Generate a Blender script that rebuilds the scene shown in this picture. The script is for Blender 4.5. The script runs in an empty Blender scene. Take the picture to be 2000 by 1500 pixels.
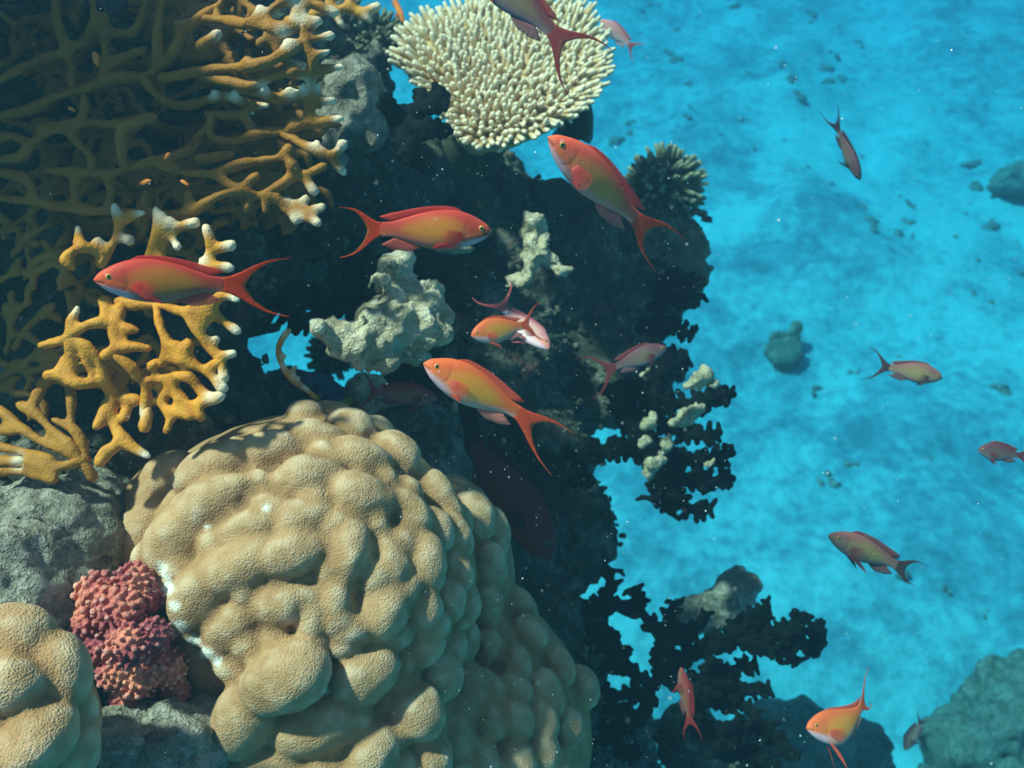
import bpy, math, random
import numpy as np
from mathutils import Vector, Matrix

random.seed(7)
RNG = np.random.default_rng(11)
SC = bpy.context.scene
COL = SC.collection

# ---------------------------------------------------------------- camera
PITCH = math.radians(40)
CAM = np.array([0.0, 0.0, 3.0])
K = math.tan(math.radians(28)) / 1000.0        # half width per pixel of a 2000 px wide frame
FW = np.array([0, math.cos(PITCH), -math.sin(PITCH)])
UP = np.array([0, math.sin(PITCH), math.cos(PITCH)])
RT = np.array([1.0, 0, 0])
cd = bpy.data.cameras.new('camera')
cam = bpy.data.objects.new('camera', cd); COL.objects.link(cam)
cam.location = CAM; cam.rotation_euler = (math.pi / 2 - PITCH, 0, 0)
cd.sensor_width = 36; cd.lens = 18 / math.tan(math.radians(28))
cd.clip_start = 0.02; cd.clip_end = 200
cd.dof.use_dof = True; cd.dof.focus_distance = 0.72; cd.dof.aperture_fstop = 10
SC.camera = cam

# ---------------------------------------------------------------- world, sun, exposure
SUN = np.array([-0.50, 0.02, 0.84]); SUN /= np.linalg.norm(SUN)
w = bpy.data.worlds.new('World'); SC.world = w; w.use_nodes = True
sky = w.node_tree.nodes.new('ShaderNodeTexSky'); sky.sky_type = 'NISHITA'; sky.sun_disc = False
sky.sun_elevation = math.asin(SUN[2]); sky.sun_rotation = math.atan2(SUN[0], SUN[1])
bg = w.node_tree.nodes['Background']; bg.inputs[1].default_value = 0.072
w.node_tree.links.new(sky.outputs[0], bg.inputs[0])
sl = bpy.data.lights.new('sun', 'SUN'); sl.energy = 5.0; sl.angle = math.radians(3.0); sl.color = (1, .88, .74)
so = bpy.data.objects.new('sun', sl); COL.objects.link(so); so.location = (0, 0, 8)
so.rotation_euler = Vector(SUN).to_track_quat('Z', 'Y').to_euler()
vs = SC.view_settings; vs.view_transform = 'Standard'; vs.look = 'None'; vs.exposure = 0.66; vs.gamma = 1
SC.cycles.max_bounces = 5; SC.cycles.diffuse_bounces = 2; SC.cycles.glossy_bounces = 1
SC.cycles.transmission_bounces = 2; SC.cycles.volume_bounces = 0; SC.cycles.transparent_max_bounces = 6
SC.cycles.use_denoising = True

# ---------------------------------------------------------------- helpers
def P(px, py, d):
    return CAM + d * (FW + RT * ((px - 1000) * K) + UP * ((750 - py) * K))

def R_(px, d):                                  # pixels -> metres at depth d
    return px * K * d

def _hash(ix, iy, iz):
    n = (ix * 374761393 + iy * 668265263 + iz * 2147483647 ^ 0x5bd1e995) & 0xffffffff
    n = ((n ^ (n >> 13)) * 1274126177) & 0xffffffff
    n = ((n ^ (n >> 16)) * 2246822519) & 0xffffffff
    return ((n ^ (n >> 15)) & 0xffff) / 32767.5 - 1

def vnoise(p):
    p = np.asarray(p, float); i = np.floor(p).astype(np.int64); f = p - i
    f = f * f * f * (f * (f * 6 - 15) + 10)
    r = 0
    for a in (0, 1):
        for b in (0, 1):
            for c in (0, 1):
                wt = (f[:, 0] if a else 1 - f[:, 0]) * (f[:, 1] if b else 1 - f[:, 1]) * (f[:, 2] if c else 1 - f[:, 2])
                r = r + wt * _hash(i[:, 0] + a, i[:, 1] + b, i[:, 2] + c)
    return r

def fbm(p, s, o=3, seed=0.0):
    p = np.asarray(p, float) * s + seed * 17.31; r = 0; a = 1.0
    for _ in range(o):
        r = r + a * vnoise(p); p = p * 2.03 + 5.1; a *= 0.5
    return r

def smooth01(x, a, b):
    t = np.clip((x - a) / (b - a), 0, 1); return t * t * (3 - 2 * t)

class Geo:                                       # collects closed shapes for ONE mesh
    def __init__(s): s.v = []; s.f = []; s.n = 0
    def add(s, v, f):
        s.v.append(np.asarray(v, float)); s.f += [[i + s.n for i in q] for q in f]; s.n += len(v)
    def verts(s): return np.concatenate(s.v)

_ico = {}
def ico(sub):
    if sub not in _ico:
        import bmesh
        b = bmesh.new(); bmesh.ops.create_icosphere(b, subdivisions=sub, radius=1)
        _ico[sub] = (np.array([x.co[:] for x in b.verts]), [[v.index for v in f.verts] for f in b.faces]); b.free()
    return _ico[sub]

def catmull(pts, rad, step):
    pts = np.asarray(pts, float); rad = np.asarray(rad, float)
    if len(pts) < 2: return pts, rad
    e = np.vstack([2 * pts[0] - pts[1], pts, 2 * pts[-1] - pts[-2]]); o = []; r = []
    for i in range(len(pts) - 1):
        n = max(2, int(np.linalg.norm(pts[i + 1] - pts[i]) / step))
        for t in np.arange(n) / n:
            a, b, c, d = e[i], e[i + 1], e[i + 2], e[i + 3]
            o.append(.5 * (2 * b + (c - a) * t + (2 * a - 5 * b + 4 * c - d) * t * t + (3 * b - a - 3 * c + d) * t ** 3))
            r.append(rad[i] * (1 - t) + rad[i + 1] * t)
    o.append(pts[-1]); r.append(rad[-1])
    return np.array(o), np.array(r)

def tube(g, pts, rad, n=8, step=0.008, cap=True):
    p, r = catmull(pts, rad, step)
    t = np.gradient(p, axis=0); t /= np.linalg.norm(t, axis=1)[:, None] + 1e-12
    a = np.array([.31, .57, .76]); x = np.cross(t[0], a); x /= np.linalg.norm(x)
    ang = np.arange(n) / n * 2 * math.pi; V = []
    rings = [(p[0] - t[0] * r[0] * .8, .55 * r[0], 0), ] if cap else []
    rings += [(p[i], r[i], i) for i in range(len(p))]
    if cap: rings += [(p[-1] + t[-1] * r[-1] * .55, r[-1] * .8, len(p) - 1), (p[-1] + t[-1] * r[-1] * .92, r[-1] * .38, len(p) - 1)]
    for c, rr, i in rings:
        x = x - t[i] * (x @ t[i]); x /= np.linalg.norm(x) + 1e-12; y = np.cross(t[i], x)
        V.append(c + rr * (np.cos(ang)[:, None] * x + np.sin(ang)[:, None] * y))
    m = len(V); V = np.concatenate(V); F = []
    for k in range(m - 1):
        for j in range(n):
            F.append([k * n + j, k * n + (j + 1) % n, (k + 1) * n + (j + 1) % n, (k + 1) * n + j])
    F.append(list(range(n))[::-1]); F.append([(m - 1) * n + j for j in range(n)])
    g.add(V, F)

def ball(g, c, r, sub=2, axes=None, noise=0.0, ns=1.0, seed=0):
    v, f = ico(sub); v = v.copy()
    if noise: v = v * (1 + noise * fbm(v, ns, 3, seed))[:, None]
    v = v * np.asarray(r, float)
    if axes is not None: v = v @ np.asarray(axes, float)
    g.add(v + np.asarray(c, float), f)

def set_attr(me, name, arr):
    a = me.attributes.get(name) or me.attributes.new(name, 'FLOAT_COLOR', 'POINT')
    arr = np.asarray(arr, np.float32)
    if arr.shape[1] == 3: arr = np.hstack([arr, np.ones((len(arr), 1), np.float32)])
    a.data.foreach_set('color', arr.ravel())

def co(me):
    a = np.empty(len(me.vertices) * 3, np.float32); me.vertices.foreach_get('co', a); return a.reshape(-1, 3).astype(float)
def nrm(me):
    a = np.empty(len(me.vertices) * 3, np.float32); me.vertex_normals.foreach_get('vector', a); return a.reshape(-1, 3).astype(float)
def set_co(me, v):
    me.vertices.foreach_set('co', np.asarray(v, np.float32).ravel()); me.update()

def mesh(name, g):
    me = bpy.data.meshes.new(name); me.from_pydata(g.verts().tolist(), [], g.f); me.update(); return me

def remesh(name, g, vox, smooth=0):
    me = mesh('tmp', g); o = bpy.data.objects.new('tmp', me); COL.objects.link(o)
    m = o.modifiers.new('r', 'REMESH'); m.mode = 'VOXEL'; m.voxel_size = vox
    if smooth:
        s = o.modifiers.new('s', 'SMOOTH'); s.iterations = smooth; s.factor = .5
    dg = bpy.context.evaluated_depsgraph_get()
    r = bpy.data.meshes.new_from_object(o.evaluated_get(dg)); r.name = name
    bpy.data.objects.remove(o); bpy.data.meshes.remove(me)
    r.materials.clear()
    return r

def link(name, me, m, parent=None, label=None, cat=None, group=None, kind=None, flat=False, recenter=True):
    o = bpy.data.objects.new(name, me); COL.objects.link(o)
    me.materials.append(m)
    if not flat: me.polygons.foreach_set('use_smooth', [True] * len(me.polygons))
    me.name = name
    if parent is not None:
        o.parent = parent
    elif recenter and kind is None:
        v = co(me); c = v.mean(0); set_co(me, v - c); o.location = c
    tag(o, label, cat, group, kind)
    return o

def tag(o, label=None, cat=None, group=None, kind=None):
    for k, v in (('label', label), ('category', cat), ('group', group), ('kind', kind)):
        if v: o[k] = v

def empty(name, loc, label, cat, group=None, M=None):
    o = bpy.data.objects.new(name, None); COL.objects.link(o); o.empty_display_size = .03
    if M is not None: o.matrix_world = M
    else: o.location = loc
    tag(o, label, cat, group); return o

def adopt(o, parent):                             # a part built in world space under a thing with only a location
    o.parent = parent; o.location = -Vector(parent.location)

# ---------------------------------------------------------------- materials
class NT:
    def __init__(s, name):
        s.m = bpy.data.materials.new(name); s.m.use_nodes = True; s.t = s.m.node_tree
        s.b = s.t.nodes['Principled BSDF']
    def n(s, t, **kw):
        x = s.t.nodes.new(t)
        for k, v in kw.items():
            if hasattr(x, k): setattr(x, k, v)
            else: x.inputs[k].default_value = v
        return x
    def l(s, a, b): s.t.links.new(a, b)
    def noise(s, scale, detail=4, rough=.55, vec=None, dist=0):
        x = s.n('ShaderNodeTexNoise'); x.inputs['Scale'].default_value = scale; x.inputs['Detail'].default_value = detail
        x.inputs['Roughness'].default_value = rough; x.inputs['Distortion'].default_value = dist
        s.l(vec if vec is not None else s.obj(), x.inputs['Vector']); return x.outputs['Fac']
    def obj(s):
        if not hasattr(s, '_o'): s._o = s.n('ShaderNodeTexCoord').outputs['Object']
        return s._o
    def ramp(s, fac, stops):
        r = s.n('ShaderNodeValToRGB'); e = r.color_ramp.elements
        while len(e) < len(stops): e.new(.5)
        for q, (p, c) in zip(e, stops): q.position = p; q.color = (*c, 1) if len(c) == 3 else c
        s.l(fac, r.inputs[0]); return r.outputs[0]
    def mix(s, f, a, b, mode='MIX'):
        x = s.n('ShaderNodeMix', data_type='RGBA', blend_type=mode)
        for sock, v in ((x.inputs[0], f), (x.inputs[6], a), (x.inputs[7], b)):
            if isinstance(v, (int, float)): sock.default_value = v
            elif isinstance(v, tuple): sock.default_value = (*v, 1)
            else: s.l(v, sock)
        return x.outputs[2]
    def math(s, op, a, b=None, c=None):
        x = s.n('ShaderNodeMath', operation=op)
        for i, v in enumerate((a, b, c)):
            if v is None: continue
            if isinstance(v, (int, float)): x.inputs[i].default_value = v
            else: s.l(v, x.inputs[i])
        return x.outputs[0]
    def attr(s, name): return s.n('ShaderNodeAttribute', attribute_name=name)
    def bump(s, h, strength, dist):
        x = s.n('ShaderNodeBump'); x.inputs['Strength'].default_value = strength; x.inputs['Distance'].default_value = dist
        s.l(h, x.inputs['Height'])
        if getattr(s, '_bn', None) is not None: s.l(s._bn, x.inputs['Normal'])
        s._bn = x.outputs[0]; s.l(s._bn, s.b.inputs['Normal'])
    def base(s, c):
        if isinstance(c, tuple): s.b.inputs['Base Color'].default_value = (*c, 1)
        else: s.l(c, s.b.inputs['Base Color'])
    def fin(s, rough=.8, spec=.2):
        s.b.inputs['Roughness'].default_value = rough; s.b.inputs['Specular IOR Level'].default_value = spec; return s.m

def voronoi(N, scale, feature='F1'):
    x = N.n('ShaderNodeTexVoronoi', feature=feature); x.inputs['Scale'].default_value = scale
    N.l(N.obj(), x.inputs['Vector']); return x.outputs['Distance']

def m_rock(name, dark, mid, pale, pale_at=.6, s=1.0, red=None, bump=.012):
    N = NT(name)
    a = N.noise(9 * s, 6, .62, dist=.4); b = N.noise(45 * s, 5, .65); c = N.noise(3.2 * s, 3)
    f = N.math('ADD', N.math('MULTIPLY', a, .55), N.math('MULTIPLY', b, .45))
    col = N.ramp(f, [(.36, dark), (.5, mid), (pale_at, tuple(.5 * (p + q) for p, q in zip(mid, pale))), (pale_at + .13, pale)])
    if red:
        r = N.ramp(N.noise(14 * s, 4, .6, dist=.8), [(.56, (0, 0, 0)), (.66, (1, 1, 1))])
        col = N.mix(N.math('MULTIPLY', r, .55), col, red)
    col = N.mix(N.math('MULTIPLY', N.ramp(c, [(.4, (0, 0, 0)), (.65, (1, 1, 1))]), .35), col, tuple(x * .6 for x in mid))
    N.base(col)
    N.bump(a, .9, bump * 1.5); N.bump(b, .8, bump * .6); N.bump(voronoi(N, 160 * s), .5, bump * .25)
    return N.fin(.9, .1)

M_REEF = m_rock('dark_reef_rock', (.016, .018, .013), (.068, .070, .050), (.33, .30, .22), .575, 1.3, (.20, .075, .055))
M_TURF = m_rock('algae_turf', (.014, .018, .012), (.072, .078, .052), (.38, .35, .26), .57, 2.0, (.24, .085, .07))
M_GREY = m_rock('grey_rock', (.08, .075, .055), (.34, .30, .22), (.66, .58, .46), .55, 2.6, bump=.014)
M_PALE = m_rock('pale_encrusted_rock', (.18, .145, .075), (.56, .47, .29), (.86, .75, .54), .55, 2.2, (.42, .28, .14))
M_FAR = m_rock('seabed_rock', (.10, .11, .09), (.24, .24, .19), (.42, .42, .34), .57, 1.2, bump=.03)

def m_sand():
    N = NT('seabed_sand')
    a = N.noise(.55, 6, .62, dist=.5); b = N.noise(2.6, 6, .65, dist=.3); c = N.noise(16, 4, .6)
    f = N.math('ADD', N.math('ADD', N.math('MULTIPLY', a, .36), N.math('MULTIPLY', b, .38)), N.math('MULTIPLY', c, .26))
    N.base(N.ramp(f, [(.39, (.06, .19, .24)), (.46, (.11, .31, .37)), (.53, (.17, .48, .52)), (.64, (.22, .62, .64))]))
    N.bump(b, .6, .06); N.bump(c, .5, .015)
    return N.fin(.95, .05)
M_SAND = m_sand()
M_RUB = m_rock('coral_rubble', (.14, .15, .14), (.25, .27, .26), (.42, .44, .40), .58, 2.0)

def m_fire():
    N = NT('fire_coral_skin')
    A = N.attr('Col'); tip = N.n('ShaderNodeSeparateColor'); N.l(A.outputs['Color'], tip.inputs[0])
    n = N.noise(60, 4, .6)
    c = N.ramp(n, [(.3, (.42, .125, .006)), (.55, (.66, .235, .012)), (.75, (.76, .31, .03))])
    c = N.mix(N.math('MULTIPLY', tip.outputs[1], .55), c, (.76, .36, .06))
    c = N.mix(tip.outputs[2], c, N.mix(n, (.16, .062, .006), (.34, .14, .016)))  # blue channel mixes in a dark tone that imitates shade
    c = N.mix(tip.outputs[0], c, (.95, .80, .56))
    N.base(c); N.bump(voronoi(N, 420), .35, .0015); N.bump(n, .5, .003)
    return N.fin(.65, .25)
M_FIRE = m_fire()

def m_porites():
    N = NT('brain_coral_skin')
    A = N.attr('Col'); s = N.n('ShaderNodeSeparateColor'); N.l(A.outputs['Color'], s.inputs[0])
    n = N.noise(26, 5, .6); v = voronoi(N, 560); n2 = N.noise(420, 2, .6)
    c = N.ramp(n, [(.3, (.36, .18, .074)), (.55, (.50, .268, .122)), (.75, (.63, .37, .185))])
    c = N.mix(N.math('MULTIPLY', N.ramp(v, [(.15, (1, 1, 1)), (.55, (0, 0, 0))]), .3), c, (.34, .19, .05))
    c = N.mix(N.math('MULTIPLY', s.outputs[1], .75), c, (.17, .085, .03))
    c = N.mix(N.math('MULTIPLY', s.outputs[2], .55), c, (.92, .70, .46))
    c = N.mix(N.ramp(N.noise(7, 4, .6), [(.5, (0, 0, 0)), (.75, (.45, .45, .45))]), c, (.48, .27, .13))
    c = N.mix(s.outputs[0], c, (.86, .80, .66))
    N.base(c); N.bump(N.math('SUBTRACT', 1, v), .55, .0018); N.bump(n2, .5, .0014); N.bump(n, .4, .006)
    return N.fin(.85, .15)
M_POR = m_porites()

def m_simple(name, stops, ns, vor=None, bump=.003, rough=.75, spec=.2, tipc=None):
    N = NT(name); n = N.noise(ns, 5, .6); c = N.ramp(n, stops)
    if tipc:
        A = N.attr('Col'); s = N.n('ShaderNodeSeparateColor'); N.l(A.outputs['Color'], s.inputs[0])
        c = N.mix(s.outputs[0], c, tipc)
    N.base(c); N.bump(n, .6, bump)
    if vor: N.bump(voronoi(N, vor), .5, bump * .6)
    return N.fin(rough, spec)
M_PINK = m_simple('pink_coral_skin', [(.34, (.13, .022, .045)), (.47, (.45, .09, .09)), (.58, (.78, .24, .15)), (.72, (.90, .38, .20))], 22, 500, .003, tipc=(.95, .58, .48))
M_TABLE = m_simple('table_coral_skin', [(.3, (.42, .26, .11)), (.55, (.60, .41, .19)), (.75, (.70, .52, .29))], 30, 600, .002, tipc=(.97, .82, .58))
M_ACRO = m_simple('dull_finger_coral_skin', [(.3, (.03, .032, .018)), (.6, (.07, .072, .04)), (.8, (.12, .115, .06))], 30, 400, .003, tipc=(.36, .36, .22))
M_BLACK = m_simple('black_coral_skin', [(.3, (.002, .004, .004)), (.6, (.004, .007, .007)), (.8, (.012, .016, .014))], 70, 300, .004, .8, .08)
M_SOFT = m_simple('soft_coral_skin', [(.3, (.07, .08, .05)), (.55, (.15, .15, .10)), (.75, (.26, .25, .17))], 40, 260, .006, .9, .1)
M_SPECK = m_simple('drifting_speck', [(.3, (.8, .8, .75)), (.7, (.9, .9, .85))], 50)

def m_skin():
    N = NT('fish_skin')
    A = N.attr('Col'); Q = N.attr('Pat'); s = N.n('ShaderNodeSeparateColor'); N.l(Q.outputs['Color'], s.inputs[0])
    k = math.pi / .025
    p = N.math('COSINE', N.math('MULTIPLY', N.math('ADD', s.outputs[0], N.math('MULTIPLY', s.outputs[1], .9)), k))
    q = N.math('COSINE', N.math('MULTIPLY', N.math('SUBTRACT', s.outputs[0], N.math('MULTIPLY', s.outputs[1], .9)), k))
    d = N.math('MULTIPLY', p, q); d = N.math('ABSOLUTE', d)
    dots = N.ramp(d, [(.15, (0, 0, 0)), (.8, (1, 1, 1))])
    sc = N.math('MULTIPLY', N.math('MULTIPLY_ADD', dots, .65, .12), N.math('MULTIPLY', s.outputs[2], N.math('MULTIPLY_ADD', N.noise(60, 3, .6), .8, .55)))
    B = N.attr('Dot')
    c = N.mix(N.math('ADD', .12, N.math('MULTIPLY', s.outputs[2], .33)), A.outputs['Color'], N.mix(dots, (.45, .40, .40), (1, 1, 1)), 'MULTIPLY')
    c = N.mix(sc, c, B.outputs['Color'])
    N.base(c); N.bump(d, .25, .0006)
    return N.fin(.5, .18)
M_SKIN = m_skin()

def m_fin():
    N = NT('fish_fin')
    A = N.attr('Col'); Q = N.attr('Pat'); s = N.n('ShaderNodeSeparateColor'); N.l(Q.outputs['Color'], s.inputs[0])
    ray = N.math('SINE', N.math('MULTIPLY', s.outputs[0], 95))
    c = N.mix(N.math('MULTIPLY', N.ramp(ray, [(.3, (0, 0, 0)), (.9, (1, 1, 1))]), .35), A.outputs['Color'], N.mix(.55, A.outputs['Color'], (.1, .02, .03)))
    N.base(c)
    tr = N.n('ShaderNodeBsdfTranslucent'); N.l(c, tr.inputs[0])
    tp = N.n('ShaderNodeBsdfTransparent')
    mx = N.n('ShaderNodeMixShader'); mx.inputs[0].default_value = .4
    N.l(N.b.outputs[0], mx.inputs[1]); N.l(tr.outputs[0], mx.inputs[2])
    m2 = N.n('ShaderNodeMixShader'); N.l(s.outputs[2], m2.inputs[0])
    N.l(mx.outputs[0], m2.inputs[1]); N.l(tp.outputs[0], m2.inputs[2])
    N.l(m2.outputs[0], N.t.nodes['Material Output'].inputs[0])
    return N.fin(.5, .3)
M_FIN = m_fin()

def m_eye():
    N = NT('fish_eye'); N.base(N.attr('Col').outputs['Color']); return N.fin(.15, .6)
M_EYE = m_eye()

# ---------------------------------------------------------------- water and seabed
def haze():
    g = Geo(); x0, x1, y0, y1, z0, z1 = -14, 14, -5, 19, -1.6, 3.25
    V = [(x, y, z) for z in (z0, z1) for x, y in ((x0, y0), (x1, y0), (x1, y1), (x0, y1))]
    g.add(V, [[3, 2, 1, 0], [4, 5, 6, 7], [0, 1, 5, 4], [1, 2, 6, 5], [2, 3, 7, 6], [3, 0, 4, 7]])
    m = bpy.data.materials.new('sea_water'); m.use_nodes = True; t = m.node_tree
    t.nodes.remove(t.nodes['Principled BSDF'])
    v = t.nodes.new('ShaderNodeVolumePrincipled'); t.links.new(v.outputs[0], t.nodes['Material Output'].inputs['Volume'])
    D = .55
    v.inputs['Density'].default_value = D
    sc = (.033, .098, .135); ab = (.34, .054, .001)
    v.inputs['Color'].default_value = (*sc, 1)
    v.inputs['Absorption Color'].default_value = (*[max(0, 1 - a / (D * (1 - c))) ** 2 for a, c in zip(ab, sc)], 1)
    v.inputs['Anisotropy'].default_value = .3
    link('haze', mesh('haze', g), m, kind='stuff', label='clear blue sea water filling the whole view', flat=True)
haze()

def seabed():
    xs = np.linspace(-13, 13, 330); ys = np.linspace(-4, 18, 300)
    X, Y = np.meshgrid(xs, ys); p = np.c_[X.ravel(), Y.ravel(), np.zeros(X.size)]
    z = .10 * fbm(p, .5, 3, 1) + .055 * fbm(p, 1.9, 4, 2) + .02 * fbm(p, 6, 3, 3) + .06 * np.maximum(0, p[:, 1] - 3)
    p[:, 2] = z
    nx = len(xs); F = [[j * nx + i, j * nx + i + 1, (j + 1) * nx + i + 1, (j + 1) * nx + i] for j in range(len(ys) - 1) for i in range(nx - 1)]
    g = Geo(); g.add(p, F)
    link('seabed', mesh('seabed', g), M_SAND, kind='structure', label='pale sandy seabed mottled with rubble')
    g = Geo()
    for k in range(420):
        x = RNG.uniform(-.3, 5.5); y = RNG.uniform(1.0, 8.5); q = np.array([[x, y, 0.0]])
        if fbm(q, .8, 2, 9)[0] < -.05 and RNG.random() < .8: continue
        zz = (.10 * fbm(q, .5, 3, 1) + .055 * fbm(q, 1.9, 4, 2) + .02 * fbm(q, 6, 3, 3))[0] + .06 * max(0, y - 3)
        r = .010 + .032 * RNG.random() ** 3
        for q in range(3): ball(g, (x + RNG.normal() * r, y + RNG.normal() * r, zz - r * .1), (r * RNG.uniform(.4, 1.3), r * RNG.uniform(.4, 1.3), r * .7), 2, noise=.55, ns=2.2, seed=k + q)
    link('rubble', mesh('rubble', g), M_RUB, kind='stuff', label='scattered coral rubble lying on the sandy seabed')
seabed()

def on_sand(px, py, lift=0.0):
    d = FW + RT * ((px - 1000) * K) + UP * ((750 - py) * K); t = 3.0 / -d[2]
    for _ in range(6): t = (3.0 - .06 * max(0, t * d[1] - 3) - lift) / -d[2]
    return t

# ---------------------------------------------------------------- reef terrain
def lumpy(me, terms):
    v = co(me); n = nrm(me); d = 0
    for amp, s, o, sd in terms: d = d + amp * fbm(v, s, o, sd)
    set_co(me, v + n * d[:, None])

def reef():
    g = Geo()
    B = [(930, 500, 1.62, 175), (1060, 560, 1.62, 190), (1190, 540, 1.68, 150), (1255, 520, 1.72, 105), (1120, 710, 1.58, 170), (1210, 740, 1.56, 105),
         (950, 720, 1.5, 190), (1010, 880, 1.45, 140), (1000, 1000, 1.42, 140), (1060, 1050, 1.45, 115), (1010, 1150, 1.4, 140), (1110, 1260, 1.45, 80), 
         (1350, 1450, 1.5, 60), (1430, 1530, 1.5, 70), (1120, 1470, 1.45, 95), (1040, 1350, 1.35, 170), (890, 420, 1.55, 110),
         (700, 390, 1.42, 140), (760, 330, 1.45, 110), (560, 450, 1.3, 140), (640, 250, 1.3, 150), (690, 150, 1.38, 90), (640, 60, 1.4, 80), (430, 560, 1.12, 130), (390, 720, 1.12, 135), (450, 850, 1.1, 110),
         (600, 550, 1.36, 60), (650, 530, 1.5, 85), (720, 570, 1.5, 75), (515, 590, 1.2, 60), (300, 300, 1.28, 330), (50, 200, 1.25, 380), (60, 600, 1.27, 330), (180, 820, 1.18, 200), (420, 120, 1.35, 230), (790, 880, 1.32, 110), (860, 980, 1.3, 110), (700, 960, 1.25, 140)]
    for i, (x, y, d, r) in enumerate(B):
        rr = R_(r, d); ball(g, P(x, y, d), rr, 3, noise=.16, ns=1.7, seed=i)
    for c, r in (((-.5, .98, .9), (.6, .33, .95)), ((-.5, 1.2, .3), (.8, .6, .7)), ((.10, .95, .5), (.28, .3, .8)), ((.1, .95, .1), (.5, .5, .5)), ((-.35, .75, 1.7), (.45, .4, .6)), ((-.4, .8, .6), (.6, .6, 1.0)),
                 ((-.95, 1.1, 2.3), (.4, .5, .6)), ((-.9, 1.1, 2.85), (.42, .32, .16)), ((-.66, .97, 2.915), (.24, .15, .07)), ((-.70, .865, 2.92), (.22, .09, .06)), ((-.55, .885, 2.92), (.13, .105, .055)), ((-.88, .88, 2.91), (.22, .12, .07)), ((-.95, 1.0, 2.9), (.3, .2, .12))):  # blobs near camera height: unseen ledge added to shade the fire coral
        ball(g, c, r, 4, noise=.12, ns=2.2, seed=c[0])
    me = remesh('reef_rock', g, .0105, 2)
    lumpy(me, [(.030, 7, 2, 3), (.016, 22, 3, 4), (.006, 70, 2, 5)])
    link('reef_rock', me, M_REEF, kind='structure', label='dark overgrown reef rock with gaps, plus an added unseen shading ledge')
    return me
REEF = reef()

def turf():
    v, n = co(REEF), nrm(REEF); toc = CAM - v; toc /= np.linalg.norm(toc, axis=1)[:, None]
    d = (v - CAM) @ FW; px = (v - CAM) @ RT / d / K + 1000; py = 750 - (v - CAM) @ UP / d / K
    ok = np.where(((n * toc).sum(1) > -.1) & (px > -60) & (px < 1600) & (py > -60) & (py < 1560))[0]
    g = Geo()
    for k in RNG.choice(ok, 5200):
        if fbm(v[k][None], 9, 2, 6)[0] < -.25: continue
        r = .0035 + .009 * RNG.random() ** 2.2
        for q in range(RNG.integers(1, 4)):
            o = RNG.uniform(-1, 1, 3) * r; dr = n[k] + RNG.uniform(-.8, .8, 3)
            ball(g, v[k] + o + dr * r * .4, np.array((1, 1, 1)) * r * RNG.uniform(.4, 1.0, 3), 1, noise=.5, ns=1.4, seed=int(k) + q)
    link('algae_turf', mesh('algae_turf', g), M_TURF, kind='stuff', label='short dark turf and crusts growing over the reef rock')
turf()

def rock(name, label, blobs, m, vox=.006, terms=((.012, 16, 3, 1), (.006, 50, 2, 2)), spikes=(), cat='rock', group=None, seed=0):
    g = Geo()
    for i, b in enumerate(blobs):
        x, y, d, rx = b[:4]; ry = b[4] if len(b) > 4 else rx
        ball(g, P(x, y, d), (R_(rx, d), R_((rx + ry) / 2, d), R_(ry, d)), 3, axes=np.array([RT, FW, UP]), noise=.2, ns=1.6, seed=i + seed)
    for pts, r0, r1 in spikes:
        n = len(pts); tube(g, [P(*q) for q in pts], [R_(r0 + (r1 - r0) * k / (n - 1), pts[0][2]) for k in range(n)])
    me = remesh(name, g, vox, 1); lumpy(me, [(a, s, o, sd + seed) for a, s, o, sd in terms])
    return link(name, me, m, label=label, cat=cat, group=group)

rock('boulder', 'grey algae dusted boulder behind the pink knobby coral', [(70, 1090, .93, 190, 160), (180, 1040, .95, 120, 110), (10, 1180, .86, 150), (170, 1230, .9, 90), (200, 1480, .84, 150, 110), (60, 1330, .92, 160)], M_GREY, .005, ((.012, 12, 3, 1), (.007, 45, 3, 2)))
rock('boulder', 'small brownish boulder below the pink knobby coral', [(360, 1450, .86, 110, 90), (300, 1500, .84, 100), (430, 1420, .9, 60)], M_GREY, .005, seed=4)
rock('boulder', 'rounded grey boulder between the fire coral and the black stubby coral', [(690, 180, 1.2, 62, 70), (660, 250, 1.2, 50, 45), (720, 260, 1.22, 40, 40), (650, 300, 1.18, 40, 30)], M_GREY, .006, seed=7)
rock('encrusted_rock', 'pale knobby rock with pointed crest left of the central fish', [(795, 625, 1.02, 70, 64), (750, 655, 1.00, 52, 46), (712, 662, 0.98, 40, 36), (678, 656, 0.97, 28, 26), (648, 647, 0.96, 19, 18), (622, 640, 0.95, 12, 11), (775, 545, 1.04, 32, 44), (750, 700, 1.00, 46, 24), (830, 575, 1.06, 36), (790, 690, 1.04, 50, 30)],
     M_PALE, .0042, terms=((.011, 22, 3, 1), (.008, 55, 2, 2), (.004, 120, 2, 3)), spikes=(([(655, 640, 0.97), (652, 622, 0.97)], 12, 3), ([(735, 640, 0.98), (712, 622, 0.97), (698, 612, 0.96)], 16, 2), ([(760, 560, 1.00), (735, 540, 1.00), (722, 556, 0.99)], 14, 5), ([(760, 520, 1.01), (757, 502, 1.01)], 12, 3), ([(630, 640, 0.95), (606, 634, 0.95)], 9, 3)), seed=9)
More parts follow.
